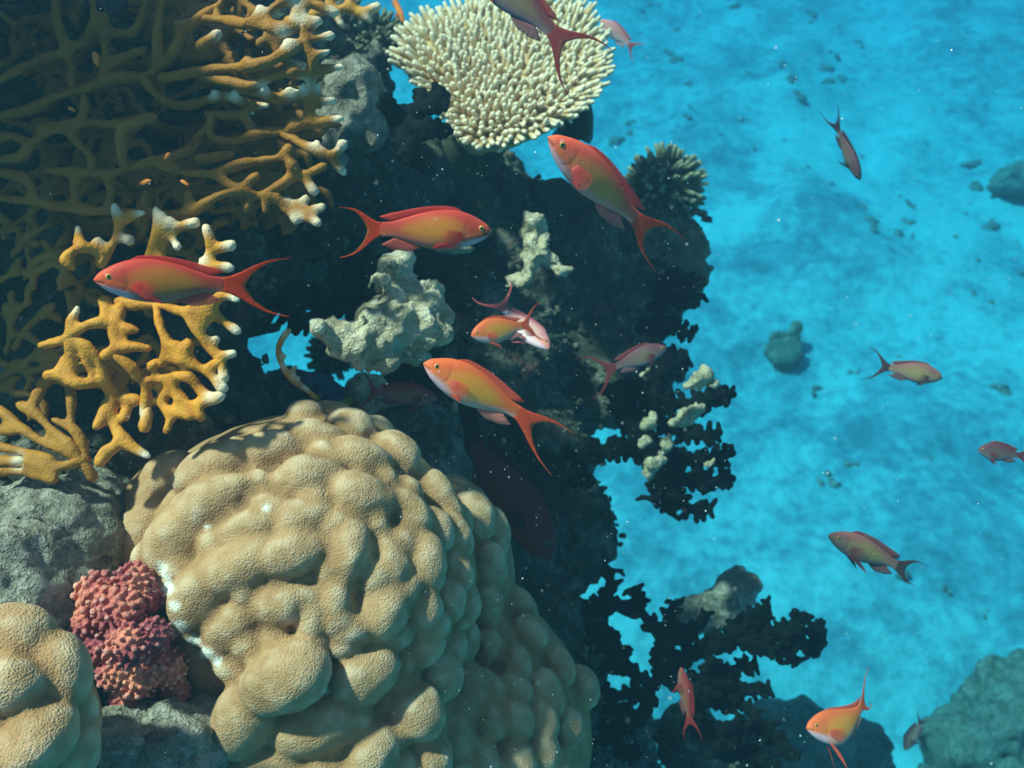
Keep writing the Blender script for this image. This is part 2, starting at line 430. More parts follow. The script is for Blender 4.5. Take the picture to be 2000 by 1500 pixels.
rock('encrusted_rock', 'whitish forked rock patch in the middle of the dark reef face', [(1040, 455, 1.20, 26, 34), (1048, 500, 1.19, 28, 30), (1075, 515, 1.19, 26, 18), (1015, 545, 1.20, 26, 16)], M_PALE, .0045, ((.009, 30, 3, 1), (.006, 80, 2, 2), (.003, 150, 2, 3)),
     spikes=(([(1040, 440, 1.20), (1060, 500, 1.19), (1092, 530, 1.19)], 20, 14), ([(1080, 515, 1.19), (1100, 522, 1.18), (1118, 521, 1.18)], 12, 7), ([(1040, 500, 1.19), (1030, 545, 1.19), (992, 560, 1.20)], 18, 9)), seed=12)
rock('encrusted_rock', 'pale pitted rock under the dark red fish', [(770, 812, 1.2, 50, 28), (720, 815, 1.2, 36, 24), (810, 825, 1.22, 36, 30), (722, 765, 1.22, 34, 30)], M_PALE, .0045, ((.008, 24, 3, 1), (.004, 70, 2, 2)), seed=15)
rock('encrusted_rock', 'small white rock patch beneath the right facing red fish', [(890, 486, 1.3, 34, 10), (862, 490, 1.3, 16, 9)], M_PALE, .004, ((.005, 40, 2, 1),), seed=16)
rock('encrusted_rock', 'greyish peaked rock standing above the lower black coral', [(1430, 1165, 1.55, 42, 40), (1400, 1200, 1.55, 70, 36), (1340, 1215, 1.54, 40, 28), (1450, 1140, 1.56, 24, 26)], M_GREY, .006, seed=18)
for x, y, a, b, lab in ((1268, 826, 17, 22, 'upper cream encrusting patch among the black coral branches'), (1262, 862, 17, 13, 'small star shaped cream patch below the upper cream patch'),
                        (1299, 872, 13, 30, 'tall narrow cream patch in the black coral'), (1277, 912, 22, 24, 'lowest cream patch hanging above the blue gap'), (1345, 812, 38, 30, 'wide beige patch near the black coral edge'),
                        (1360, 742, 24, 26, 'beige patch at the top of the black coral thicket'), (1388, 754, 12, 8, 'tiny white knob beside the topmost beige patch'), (1262, 726, 18, 16, 'grey patch under the dim fish over the reef'),
                        (1387, 905, 14, 16, 'faint brown patch near the outer black coral tips'), (880, 802, 12, 14, 'little yellowish patch on the dark reef below the central fish head')):
    rock('encrusting_sponge', lab, [(x, y, 1.3, a * .6, b * .6), (x + a * .5, y - b * .5, 1.3, a * .45, b * .4), (x - a * .5, y + b * .4, 1.3, a * .4, b * .45)], M_PALE, .003, ((.009, 42, 3, 1), (.004, 110, 2, 2)), cat='sponge', group='cream patches on the dark coral', seed=x)
rock('seabed_rock', 'low rounded grey rock behind the curled tail orange fish', [(1600, 1470, 2.5, 120, 90), (1520, 1420, 2.5, 70, 55), (1680, 1500, 2.5, 60, 50), (1560, 1580, 2.5, 180, 140), (1560, 1750, 2.5, 230, 200)], M_FAR, .012, seed=21)
rock('seabed_rock', 'large hazy coral covered rock in the lower corner past the small dark fish', [(1970, 1420, 3.2, 110, 110), (1890, 1470, 3.1, 80, 60), (1995, 1320, 3.3, 60, 55), (2080, 1400, 3.2, 150, 140), (1860, 1420, 3.1, 36, 32), (1940, 1580, 3.1, 150, 130)], M_FAR, .02, ((.05, 6, 3, 1), (.03, 18, 3, 2)), seed=22)
rock('seabed_rock', 'dark blue hazy rock at the edge of the open sand', [(1995, 355, on_sand(1995, 370), 55, 28), (2040, 345, on_sand(2040, 360), 70, 36)], M_FAR, .016, ((.07, 6, 3, 1), (.03, 18, 3, 2)), seed=23)
rock('seabed_rock', 'squarish dark rock on the sand right of the reef', [(1522, 672, on_sand(1522, 690), 30, 30), (1535, 690, on_sand(1535, 705), 28, 20), (1505, 690, on_sand(1505, 700), 18, 14), (1545, 660, on_sand(1545, 690), 14, 14)], M_FAR, .010, ((.07, 7, 3, 1), (.03, 20, 3, 2)), seed=24)

# ---------------------------------------------------------------- porites mounds
def ray_ellipsoids(px, py, E):
    d = FW + RT * ((px - 1000) * K) + UP * ((750 - py) * K); best = None
    for c, r in E:
        o = (CAM - c) / r; q = d / r; a = q @ q; b = 2 * o @ q; cc = o @ o - 1; D = b * b - 4 * a * cc
        if D > 0:
            t = (-b - math.sqrt(D)) / (2 * a)
            if best is None or t < best[0]: best = (t, ((CAM + t * d) - c) / r / r)
    return best

def mound(name, label, base, lobes, vox, white=(), cat='coral', tint=None):
    g = Geo(); E = []
    for x, y, d, rx, ry, rz in base:
        c = P(x, y, d); r = np.array([R_(rx, d), R_(rz, d), R_(ry, d)]); E.append((c, r))
        ball(g, c, r, 4)
    for x, y, rx, ry, ang, out in lobes:
        rx = min(rx, 1.65 * ry); h = ray_ellipsoids(x, y, E)
        if h is None: continue
        t, n = h; n = n / np.linalg.norm(n); a = math.radians(ang)
        p = P(x, y, t); r1 = R_(rx, t); r2 = R_(ry, t); r3 = min(r1, r2)
        u = RT * math.cos(a) + UP * math.sin(a); u = u - n * (u @ n); u /= np.linalg.norm(u); v = np.cross(n, u)
        ball(g, p + n * r3 * (out * 1.25 - .41), (r1 * 1.01, r2 * .99, r3 * 1.04), 3, axes=np.array([u, v, n]), noise=.05, ns=1.3, seed=x)
    me = remesh(name, g, vox, 0)
    lumpy(me, [(.0035, 14, 2, 1), (.0012, 45, 2, 3)])
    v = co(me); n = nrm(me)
    # crease measure: how far the vertex lies below its neighbourhood (shade painted into the grooves)
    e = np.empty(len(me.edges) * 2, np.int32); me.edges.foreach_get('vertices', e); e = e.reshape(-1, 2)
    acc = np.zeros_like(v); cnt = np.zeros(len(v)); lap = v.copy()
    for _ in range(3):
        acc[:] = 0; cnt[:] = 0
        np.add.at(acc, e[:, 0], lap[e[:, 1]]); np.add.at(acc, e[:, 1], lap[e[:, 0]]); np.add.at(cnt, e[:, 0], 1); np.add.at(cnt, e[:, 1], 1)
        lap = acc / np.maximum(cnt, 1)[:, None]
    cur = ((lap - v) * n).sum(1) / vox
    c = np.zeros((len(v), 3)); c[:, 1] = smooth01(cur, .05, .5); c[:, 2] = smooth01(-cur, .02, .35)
    for x, y, rad in white:
        dep = (v - CAM) @ FW; vx = (v - CAM) @ RT / dep / K + 1000; vy = 750 - (v - CAM) @ UP / dep / K
        fr = ((CAM - v) * n).sum(1) > 0
        d = np.hypot(vx - x, vy - y) * (1 + .55 * fbm(v, 90, 2, 5)); hit = fr & (d < rad * 1.6)
        if not hit.any(): continue
        near = dep[hit].min()
        c[:, 0] = np.maximum(c[:, 0], (1 - smooth01(d, rad * .4, rad)) * fr * (dep < near + .06))
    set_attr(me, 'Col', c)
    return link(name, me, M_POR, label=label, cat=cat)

LOB = [(500, 815, 85, 42, 5, .2), (640, 808, 62, 34, -10, .2), (425, 838, 75, 45, 25, .2), (350, 880, 65, 55, 40, .2), (735, 840, 42, 30, -20, .2),
       (310, 950, 90, 62, 60, .2), (275, 1030, 85, 48, 80, .15), (425, 910, 95, 52, 30, .25), (525, 880, 80, 46, 10, .25), (610, 858, 80, 42, 12, .3), (685, 838, 52, 40, -20, .3),
       (420, 985, 110, 58, 35, .25), (350, 1050, 85, 60, 55, .2), (600, 935, 95, 48, 20, .3), (700, 900, 80, 46, 10, .35), (775, 890, 56, 46, -40, .3), (850, 960, 55, 40, -60, .3),
       (590, 1012, 75, 42, 15, .3), (705, 975, 80, 52, -5, .35), (795, 1005, 58, 46, -70, .35), (490, 1030, 80, 44, 20, .25), (845, 1030, 50, 36, -70, .3),
       (470, 1105, 115, 56, 25, .3), (390, 1165, 85, 56, 60, .25), (565, 1085, 75, 52, 15, .35), (680, 1075, 68, 46, 80, .45), (757, 1095, 72, 38, -80, .4), (822, 1095, 82, 42, -80, .45), (655, 1165, 72, 38, 80, .3),
       (450, 1225, 75, 45, 30, .2), (540, 1180, 55, 48, 0, .3), (608, 1205, 52, 34, 80, .3), (745, 1190, 64, 52, 60, .3), (690, 1225, 52, 38, 0, .3), (820, 1185, 56, 38, -80, .3),
       (560, 1295, 88, 68, 25, .9), (490, 1375, 85, 68, 70, .75), (705, 1310, 74, 58, 20, .55), (822, 1258, 46, 38, 0, .4), (845, 1315, 62, 50, -40, .45), (655, 1325, 45, 30, 80, .3), (770, 1330, 50, 45, 0, .3),
       (625, 1420, 105, 66, 15, .55), (800, 1395, 66, 56, -20, .5), (720, 1470, 64, 55, 60, .4), (885, 1420, 70, 46, -70, .4), (830, 1490, 66, 45, 10, .4), (530, 1480, 90, 55, 15, .4), (920, 1340, 56, 40, -70, .35), (640, 1530, 90, 60, 0, .4)]
FL = []
_r = random.Random(5)
def inpoly(x, y, poly):
    c = False
    for i in range(len(poly)):
        (x1, y1), (x2, y2) = poly[i], poly[i - 1]
        if (y1 > y) != (y2 > y) and x < (x2 - x1) * (y - y1) / (y2 - y1) + x1: c = not c
    return c
FP = [(865, 880), (940, 1000), (1010, 1110), (1075, 1200), (1125, 1300), (1165, 1400), (1190, 1520), (920, 1520), (905, 1400), (890, 1230), (865, 1050)]
for _ in range(3000):
    x, y = _r.uniform(850, 1190), _r.uniform(870, 1520)
    if inpoly(x, y, FP) and all((x - a) ** 2 + ((y - b) * .8) ** 2 > 43 ** 2 for a, b, *_q in FL):
        FL.append((x, y, _r.uniform(44, 54), _r.uniform(30, 37), -72 + _r.uniform(-15, 15), .42))
XL = []
MP = [(300, 900), (480, 800), (700, 800), (860, 900), (900, 1050), (870, 1230), (920, 1500), (560, 1500), (460, 1400), (430, 1290), (330, 1180), (290, 1050)]
for _ in range(4000):
    x, y = _r.uniform(290, 930), _r.uniform(790, 1510)
    if inpoly(x, y, MP) and all(((x - l[0]) / max(38, l[2] * .72)) ** 2 + ((y - l[1]) / max(34, l[3] * .85)) ** 2 > (1.35 if x < 560 and y < 1060 else 1.0) for l in LOB) and all((x - a) ** 2 + (y - b) ** 2 > 52 ** 2 for a, b, *_q in XL):
        q = _r.uniform(30, 38); XL.append((x, y, q * _r.uniform(1.1, 1.5), q, _r.uniform(-80, 80), .3))
LOB += XL
mound('mound_coral', 'huge tan lobed mound coral filling the lower middle', [(590, 1130, 1.03, 335, 330, 320), (800, 1130, 1.16, 205, 240, 220), (865, 1440, 1.18, 290, 330, 290), (660, 1430, .98, 220, 210, 220)], LOB + FL, .0036,
      white=((318, 1110, 17), (330, 1150, 15), (338, 1185, 15), (352, 1222, 16), (378, 1250, 14), (405, 1275, 15), (424, 1292, 15), (518, 990, 12), (403, 1030, 8), (640, 1352, 7)))
mound('mound_coral', 'smaller dim tan mound coral cut off by the lower corner', [(10, 1420, .72, 170, 210, 180)],
      [(30, 1250, 85, 66, 20, .4), (105, 1310, 85, 58, 75, .4), (20, 1340, 70, 60, 0, .3), (60, 1450, 95, 66, 25, .5), (145, 1460, 66, 48, -40, .5), (150, 1390, 60, 40, -75, .3), (0, 1500, 90, 60, 0, .4)], .0036)

# ---------------------------------------------------------------- pink knobby coral
def pink():
    root = empty('knobby_coral', Vector(P(260, 1270, .9)), 'pink knobby coral wedged between the mound coral and boulder', 'coral')
    cl = [(200, 1165, 48), (262, 1135, 38), (175, 1215, 38), (235, 1195, 46), (285, 1165, 34), (250, 1260, 44), (300, 1240, 34), (195, 1265, 36), (320, 1300, 42), (265, 1320, 44), (225, 1310, 36), (340, 1350, 32), (290, 1370, 40), (245, 1370, 34), (165, 1250, 26)]
    rr = random.Random(3)
    for x, y, r in cl:
        g = Geo(); d = .88 - .06 * math.exp(-((x - 250) ** 2 + (y - 1240) ** 2) / 9000) + rr.uniform(-.012, .012)
        c = P(x, y, d); R = R_(r, d); ball(g, c, R * .86, 2)
        tube(g, [c, c + FW * .08 - np.array([0, 0, .02])], [R * .6, R * .5])
        pts = []
        n = 84
        for k in range(n):
            ph = k * 2.39996; zz = 1 - 2 * (k + .5) / n; q = math.sqrt(1 - zz * zz)
            p = np.array([q * math.cos(ph), q * math.sin(ph), zz])
            if p @ FW > .45: continue
            p = p * rr.uniform(.9, 1.08); ball(g, c + p * R, R * rr.uniform(.12, .20), 1)
            pts.append(c + p * R * 1.2)
        me = remesh('branch_knob', g, .0014, 1)
        v = co(me); rad = np.linalg.norm(v - c, axis=1) / R
        t = smooth01(rad, 1.02, 1.28) * (.5 + .4 * fbm(v, 40, 2, x)); cc = np.zeros((len(v), 3)); cc[:, 0] = np.clip(t, 0, 1)
        set_attr(me, 'Col', cc); set_co(me, v - np.array(root.location))
        link('branch_knob', me, M_PINK, root)
pink()

# ---------------------------------------------------------------- fire coral
def fire(label, polys, rad, depth, vox, s=.35, off=(0, 0), tipr=26, orange=None, basept=None, jitter=.035, brown=0.0, group='fire coral fans'):
    """polys: list of branches; a branch is a list of chains; a chain is (points, tip?)"""
    def D(x, y): return depth + jitter * fbm(np.array([[x, y, 0.]]), 1 / 140., 2, 4)[0]
    def W(x, y): x, y = x * s + off[0], y * s + off[1]; return P(x, y, D(x, y))
    allp = [W(*p) for br in polys for ch, _t in br for p in ch]
    root = empty('fire_coral', Vector(np.mean(allp, 0) if basept is None else basept), label, 'coral', group)
    tips = [W(*ch[-1]) for br in polys for ch, t in br if t]
    for br in polys:
        g = Geo()
        for ch, t in br:
            pts = [W(*p) for p in ch]; n = len(pts)
            if n == 1: continue
            rr = [R_(rad * (1.0 + .22 * math.sin(i * 2.1 + ch[0][0])) * (.9 if (t and i == n - 1) else 1), depth) for i in range(n)]
            tube(g, pts, rr, 10)
        me = remesh('branch', g, vox, 3)
        v = co(me)
        if len(v) == 0: continue
        lumpy(me, [(R_(rad, depth) * .22, 42, 2, 2), (R_(rad, depth) * .10, 120, 1, 3)])
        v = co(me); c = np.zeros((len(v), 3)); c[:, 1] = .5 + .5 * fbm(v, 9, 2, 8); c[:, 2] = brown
        if tips:
            T = np.array(tips); d = np.full(len(v), 9.0)
            for tp in T: d = np.minimum(d, np.linalg.norm(v - tp, axis=1))
            c[:, 0] = (1 - smooth01(d, R_(tipr * .1, depth), R_(tipr * 2.0, depth))) ** 1.5 * (.85 + .3 * fbm(v, 70, 2, 6))
        set_attr(me, 'Col', c); set_co(me, v - np.array(root.location))
        link('branch', me, M_FIRE, root)
    return root

MIDUP = [[([(560, 330), (600, 260), (640, 200), (660, 100), (640, 15)], 1), ([(660, 110), (720, 62), (800, 45)], 1), ([(600, 262), (520, 252), (450, 235), (440, 180), (435, 130)], 1), ([(520, 252), (548, 200)], 1), ([(450, 235), (390, 270), (365, 310), (400, 345)], 0), ([(690, 190), (720, 195)], 1)],
         [([(900, 330), (900, 250), (912, 150), (898, 62)], 1), ([(915, 200), (1000, 125), (1085, 100)], 1), ([(835, 290), (880, 150), (868, 20)], 1), ([(930, 130), (952, 92)], 1), ([(980, 215), (990, 232)], 1), ([(900, 330), (880, 480), (850, 560)], 0)],
         [([(1100, 470), (1140, 350), (1165, 260), (1172, 200), (1150, 130)], 1), ([(1180, 252), (1220, 242), (1292, 226)], 1), ([(1130, 350), (1200, 340), (1285, 352)], 1), ([(1140, 350), (1120, 310)], 1)]]
MIDLO = [[([(660, 540), (760, 560), (880, 560), (1040, 600), (1180, 612), (1260, 655), (1322, 705)], 1), ([(1040, 600), (1100, 700), (1170, 790), (1210, 840), (1305, 830)], 1), ([(1170, 790), (1205, 750)], 1), ([(1210, 840), (1240, 920), (1250, 965)], 1), ([(1040, 600), (1100, 560), (1190, 555), (1235, 505), (1322, 530)], 1), ([(1140, 610), (1150, 670)], 0)],
         [([(870, 565), (900, 700), (930, 790), (900, 885)], 0), ([(930, 850), (1040, 870), (1150, 930), (1210, 985), (1245, 1022)], 1), ([(1150, 930), (1190, 890), (1240, 880)], 0), ([(1040, 880), (1055, 850)], 0), ([(930, 800), (975, 790)], 0), ([(1050, 780), (1030, 830)], 0)],
         [([(690, 520), (660, 620), (640, 720), (655, 800), (590, 840)], 0), ([(655, 800), (740, 790), (835, 800)], 0), ([(650, 650), (480, 670), (390, 740), (300, 770), (235, 785)], 0), ([(600, 660), (585, 590), (582, 535)], 0), ([(390, 740), (400, 650), (435, 575)], 1), ([(700, 690), (760, 700)], 0)],
         [([(390, 740), (480, 790), (560, 880), (590, 1000)], 0), ([(480, 790), (505, 925)], 0), ([(390, 750), (400, 910)], 0), ([(400, 900), (340, 940), (265, 950)], 0), ([(340, 950), (440, 1000), (545, 990)], 0), ([(350, 850), (330, 960)], 0)],
         [([(640, 840), (740, 910), (800, 980), (950, 960), (1060, 960), (1110, 1030), (1190, 1072)], 1), ([(955, 970), (990, 1060), (1050, 1120), (1120, 1180)], 0), ([(810, 985), (820, 1080), (798, 1170)], 1), ([(850, 900), (882, 870)], 0), ([(960, 1010), (900, 1100), (950, 1180), (925, 1260)], 0), ([(950, 1150), (1060, 1180)], 0), ([(1090, 1115), (1160, 1100), (1230, 1070)], 1)],
         [([(560, 960), (630, 1060), (620, 1180), (680, 1300), (760, 1370), (825, 1402)], 1), ([(690, 1320), (590, 1385), (560, 1440)], 0), ([(640, 1070), (760, 1090)], 0), ([(540, 1230), (590, 1130), (620, 1090)], 0), ([(805, 1245), (825, 1150)], 0), ([(700, 1180), (720, 1120)], 0)]]
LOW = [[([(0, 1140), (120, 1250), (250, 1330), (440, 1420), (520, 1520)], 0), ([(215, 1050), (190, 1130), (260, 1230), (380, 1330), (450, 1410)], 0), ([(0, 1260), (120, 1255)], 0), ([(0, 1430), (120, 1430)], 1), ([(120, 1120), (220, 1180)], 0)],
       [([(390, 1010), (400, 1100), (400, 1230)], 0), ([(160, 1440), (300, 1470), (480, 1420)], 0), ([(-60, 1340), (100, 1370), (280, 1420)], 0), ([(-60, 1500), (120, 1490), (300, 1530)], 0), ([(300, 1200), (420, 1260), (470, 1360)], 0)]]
fire('golden fire coral fan with white tips behind the leftmost fish', MIDUP + MIDLO, 11.3, .88, .0030, off=(0, 400), tipr=15, jitter=.02)
fire('low fire coral fan coloured brown as if shaded, above the grey boulder', LOW, 11.0, .90, .0032, off=(0, 400), tipr=16, jitter=.02, brown=.55)  # brown tone stands in for shade on this fan
BIG = [[([(0, 650), (200, 600), (290, 550), (500, 490), (640, 430), (800, 430), (880, 380), (970, 290), (1020, 180), (1100, 110), (1200, 50), (1240, 0), (1260, -60)], 0), ([(400, 420), (390, 280), (480, 230), (520, 100), (510, -40)], 0), ([(400, 500), (400, 420)], 0), ([(390, 280), (330, 180), (300, -30)], 0), ([(-40, 470), (120, 380), (250, 330), (390, 290)], 0), ([(580, 450), (590, 300), (600, 190), (740, 190), (800, 80), (820, -40)], 0), ([(590, 320), (640, 340), (800, 280)], 0), ([(880, 380), (880, 200), (900, -40)], 0), ([(585, 200), (580, 95)], 0), ([(990, 260), (1010, 150), (990, 140)], 0)],
       [([(1020, 150), (1100, 110), (1250, 110), (1380, 130), (1500, 60), (1570, 15), (1650, -20)], 0), ([(1440, 100), (1450, 40)], 1), ([(1600, 0), (1650, 15)], 1), ([(1230, 110), (1200, 50)], 0), ([(1120, 260), (1220, 190)], 1), ([(1380, 130), (1500, 160), (1580, 190)], 1), ([(1600, 130), (1700, 120), (1780, 120)], 1), ([(1560, 170), (1650, 165), (1745, 160)], 0), ([(1450, 100), (1560, 150), (1640, 130)], 0), ([(1640, 80), (1690, 100)], 1), ([(1690, 60), (1700, 20)], 0), ([(1720, 10), (1790, 40), (1870, 70)], 1)],
       [([(800, 430), (860, 520), (980, 590), (1090, 580), (1200, 545), (1310, 545), (1390, 590), (1495, 585)], 1), ([(1190, 560), (1195, 510)], 1), ([(1310, 560), (1310, 520)], 1), ([(1380, 590), (1402, 632)], 1)],
       [([(200, 720), (350, 700), (500, 690), (700, 690), (850, 660)], 0), ([(-20, 890), (120, 880), (180, 800), (300, 730), (450, 680), (470, 550)], 0), ([(400, 760), (520, 900), (500, 960)], 0), ([(680, 700), (680, 900), (720, 940)], 0), ([(350, 700), (400, 760)], 0), ([(-40, 660), (60, 650)], 0), ([(180, 800), (60, 760), (-40, 780)], 0)],
       [([(250, 950), (400, 960), (600, 970), (720, 940), (850, 900), (1050, 840), (1120, 740), (1170, 700), (1180, 640)], 0), ([(1000, 960), (900, 900)], 0), ([(-40, 1100), (200, 1130), (420, 1160), (600, 1180), (900, 1195), (1050, 1190), (1200, 1100), (1350, 1060)], 0), ([(200, 1130), (150, 1000), (-20, 960)], 0), ([(420, 1160), (420, 1010), (400, 960)], 0), ([(1050, 1180), (1050, 1080)], 0), ([(600, 1180), (620, 1080), (600, 970)], 0), ([(800, 1190), (820, 1080)], 0)],
       [([(1170, 700), (1190, 770), (1320, 790), (1450, 740), (1600, 730), (1700, 680), (1730, 600), (1722, 530), (1690, 480)], 1), ([(1722, 530), (1772, 482)], 1), ([(1735, 560), (1852, 562)], 1), ([(1690, 690), (1800, 680), (1905, 660)], 1), ([(1620, 730), (1640, 690)], 0), ([(1330, 500), (1480, 520), (1540, 560), (1620, 500)], 1), ([(1540, 560), (1700, 530)], 0), ([(1470, 520), (1475, 490)], 1)],
       [([(1580, 740), (1660, 790), (1740, 830), (1810, 860), (1880, 850), (1912, 805)], 1), ([(1845, 875), (1915, 962)], 1), ([(1780, 840), (1770, 798)], 1)],
       [([(850, 900), (1000, 960), (1200, 970), (1330, 920), (1500, 890), (1580, 870), (1610, 830)], 0), ([(1200, 975), (1330, 1060), (1440, 1090), (1540, 1050), (1640, 985), (1720, 970), (1810, 920)], 0), ([(1690, 985), (1755, 1065)], 1), ([(1640, 960), (1630, 920)], 0), ([(1330, 1060), (1430, 980)], 0), ([(1100, 890), (1180, 880), (1300, 860)], 0)],
       [([(1380, 1110), (1440, 1090), (1540, 1100), (1600, 1180), (1680, 1190), (1775, 1245)], 1), ([(1585, 1160), (1612, 1112)], 1), ([(1640, 1180), (1702, 1112)], 1), ([(1690, 1185), (1795, 1155)], 1), ([(1400, 1100), (1380, 1160)], 0), ([(1480, 1100), (1480, 1175)], 0), ([(1640, 1180), (1650, 1225)], 1)],
       [([(900, 440), (1110, 400), (1250, 380), (1450, 360), (1600, 300), (1700, 230), (1690, 160), (1665, 112)], 1), ([(1700, 230), (1770, 210), (1845, 200)], 1), ([(1670, 250), (1605, 240)], 1), ([(1350, 370), (1380, 340)], 0), ([(1530, 330), (1560, 290)], 0)],
       [([(1610, 400), (1660, 420), (1740, 420), (1820, 390), (1908, 372)], 1), ([(1740, 420), (1740, 320), (1835, 288)], 1), ([(1740, 330), (1700, 230)], 0), ([(1740, 420), (1728, 510)], 0), ([(1130, 430), (1330, 465), (1400, 475), (1550, 420), (1650, 400)], 0), ([(1150, 640), (1350, 640), (1420, 560)], 0), ([(1350, 640), (1410, 720)], 0)]]
fire('great fire coral fan darkened brown to look shaded, filling the upper corner', BIG, 10.5, .90, .0032, tipr=15, jitter=.03, brown=.75)  # extra shade is put into the skin colour here
# back layer of the big fan, deeper, its colour darkened like shade between the front branches
bk = []
_q = random.Random(21)
for k in range(60):
    x, y = _q.uniform(-50, 1450), _q.uniform(-50, 1200); ch = [(x, y)]; a = _q.uniform(-.8, .5); st = []
    for j in range(5):
        a += _q.uniform(-.5, .5); x += 85 * math.cos(a); y += 85 * math.sin(a); ch.append((x, y))
        if _q.random() < .75:
            b = a + _q.choice((-1, 1)) * _q.uniform(.6, 1.1); st.append(([(x, y), (x + 60 * math.cos(b), y + 60 * math.sin(b)), (x + 120 * math.cos(b + .3), y + 120 * math.sin(b + .3))], 0))
    bk.append([(ch, 0)] + st)
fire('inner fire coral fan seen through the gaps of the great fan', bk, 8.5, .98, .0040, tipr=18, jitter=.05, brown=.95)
am = []
for k in range(34):
    x, y = _q.uniform(-60, 1000), _q.uniform(-20, 1350); ch = [(x, y)]; a = _q.uniform(-1.2, 1.0); st = []
    for j in range(4):
        a += _q.uniform(-.5, .5); x += 80 * math.cos(a); y += 80 * math.sin(a); ch.append((x, y))
        if _q.random() < .8:
            b = a + _q.choice((-1, 1)) * _q.uniform(.6, 1.1); st.append(([(x, y), (x + 55 * math.cos(b), y + 55 * math.sin(b)), (x + 100 * math.cos(b + .3), y + 100 * math.sin(b + .3))], 0))
    am.append([(ch, 0)] + st)
fire('amber fire coral thicket deep behind the golden fan and the low fan', am, 9.0, .985, .0038, off=(0, 400), tipr=10, jitter=.03, brown=.6)
dp = [[([(x * .9 + 60, y * .95 + 40) for x, y in c], t) for c, t in br] for br in bk[::-1][:44]]
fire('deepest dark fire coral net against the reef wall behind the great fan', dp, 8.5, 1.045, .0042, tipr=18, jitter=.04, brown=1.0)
TOPR = [[([(560, 40), (620, 25), (680, 15), (705, 25), (738, 12)], 1), ([(640, 20), (650, -20)], 0), ([(680, 15), (690, -15)], 0), ([(700, 25), (722, 40)], 1), ([(610, 28), (600, 70)], 0), ([(650, 20), (668, 50)], 1)]]
fire('small fire coral sprig at the top beside the table coral', TOPR, 9, 1.2, .0035, s=1, tipr=16, jitter=.01)
HOLE = [[([(565, 645), (548, 668), (543, 690), (552, 715), (572, 742), (600, 762), (618, 778)], 0), ([(545, 688), (558, 696)], 1), ([(550, 712), (556, 714)], 1), ([(562, 728), (576, 734)], 1), ([(575, 744), (584, 738)], 1), ([(588, 752), (598, 758)], 1), ([(553, 660), (556, 652)], 1), ([(570, 728), (578, 716)], 1)]]
fire('thin white spotted fire coral rim curving round the blue hole', HOLE, 6.5, 1.02, .0026, s=1, tipr=9, jitter=.004)

# ---------------------------------------------------------------- table coral and finger corals
def finger_mesh(items, root, m, name, tipf=.6):
    g = Geo(); tipv = []
    for p, d, L, r in items:
        b = np.cross(d, (.3, .8, .5)); b /= np.linalg.norm(b); bend = b * L * RNG.uniform(-.12, .12)
        n0 = g.n; tube(g, [p - d * L * .25, p + d * L * .4 + bend, p + d * L], [r * 1.25, r * 1.05, r * .72], 7, step=L / 3)
        m_ = g.n - n0; rel = (np.concatenate([g.v[-1]]) - p) @ d / L; tipv.append(smooth01(rel, .45, 1.05) * tipf)
    me = mesh(name, g); c = np.zeros((g.n, 3)); c[:, 0] = np.concatenate(tipv); set_attr(me, 'Col', c)
    set_co(me, g.verts() - np.array(root.location))
    return link(name, me, m, root)

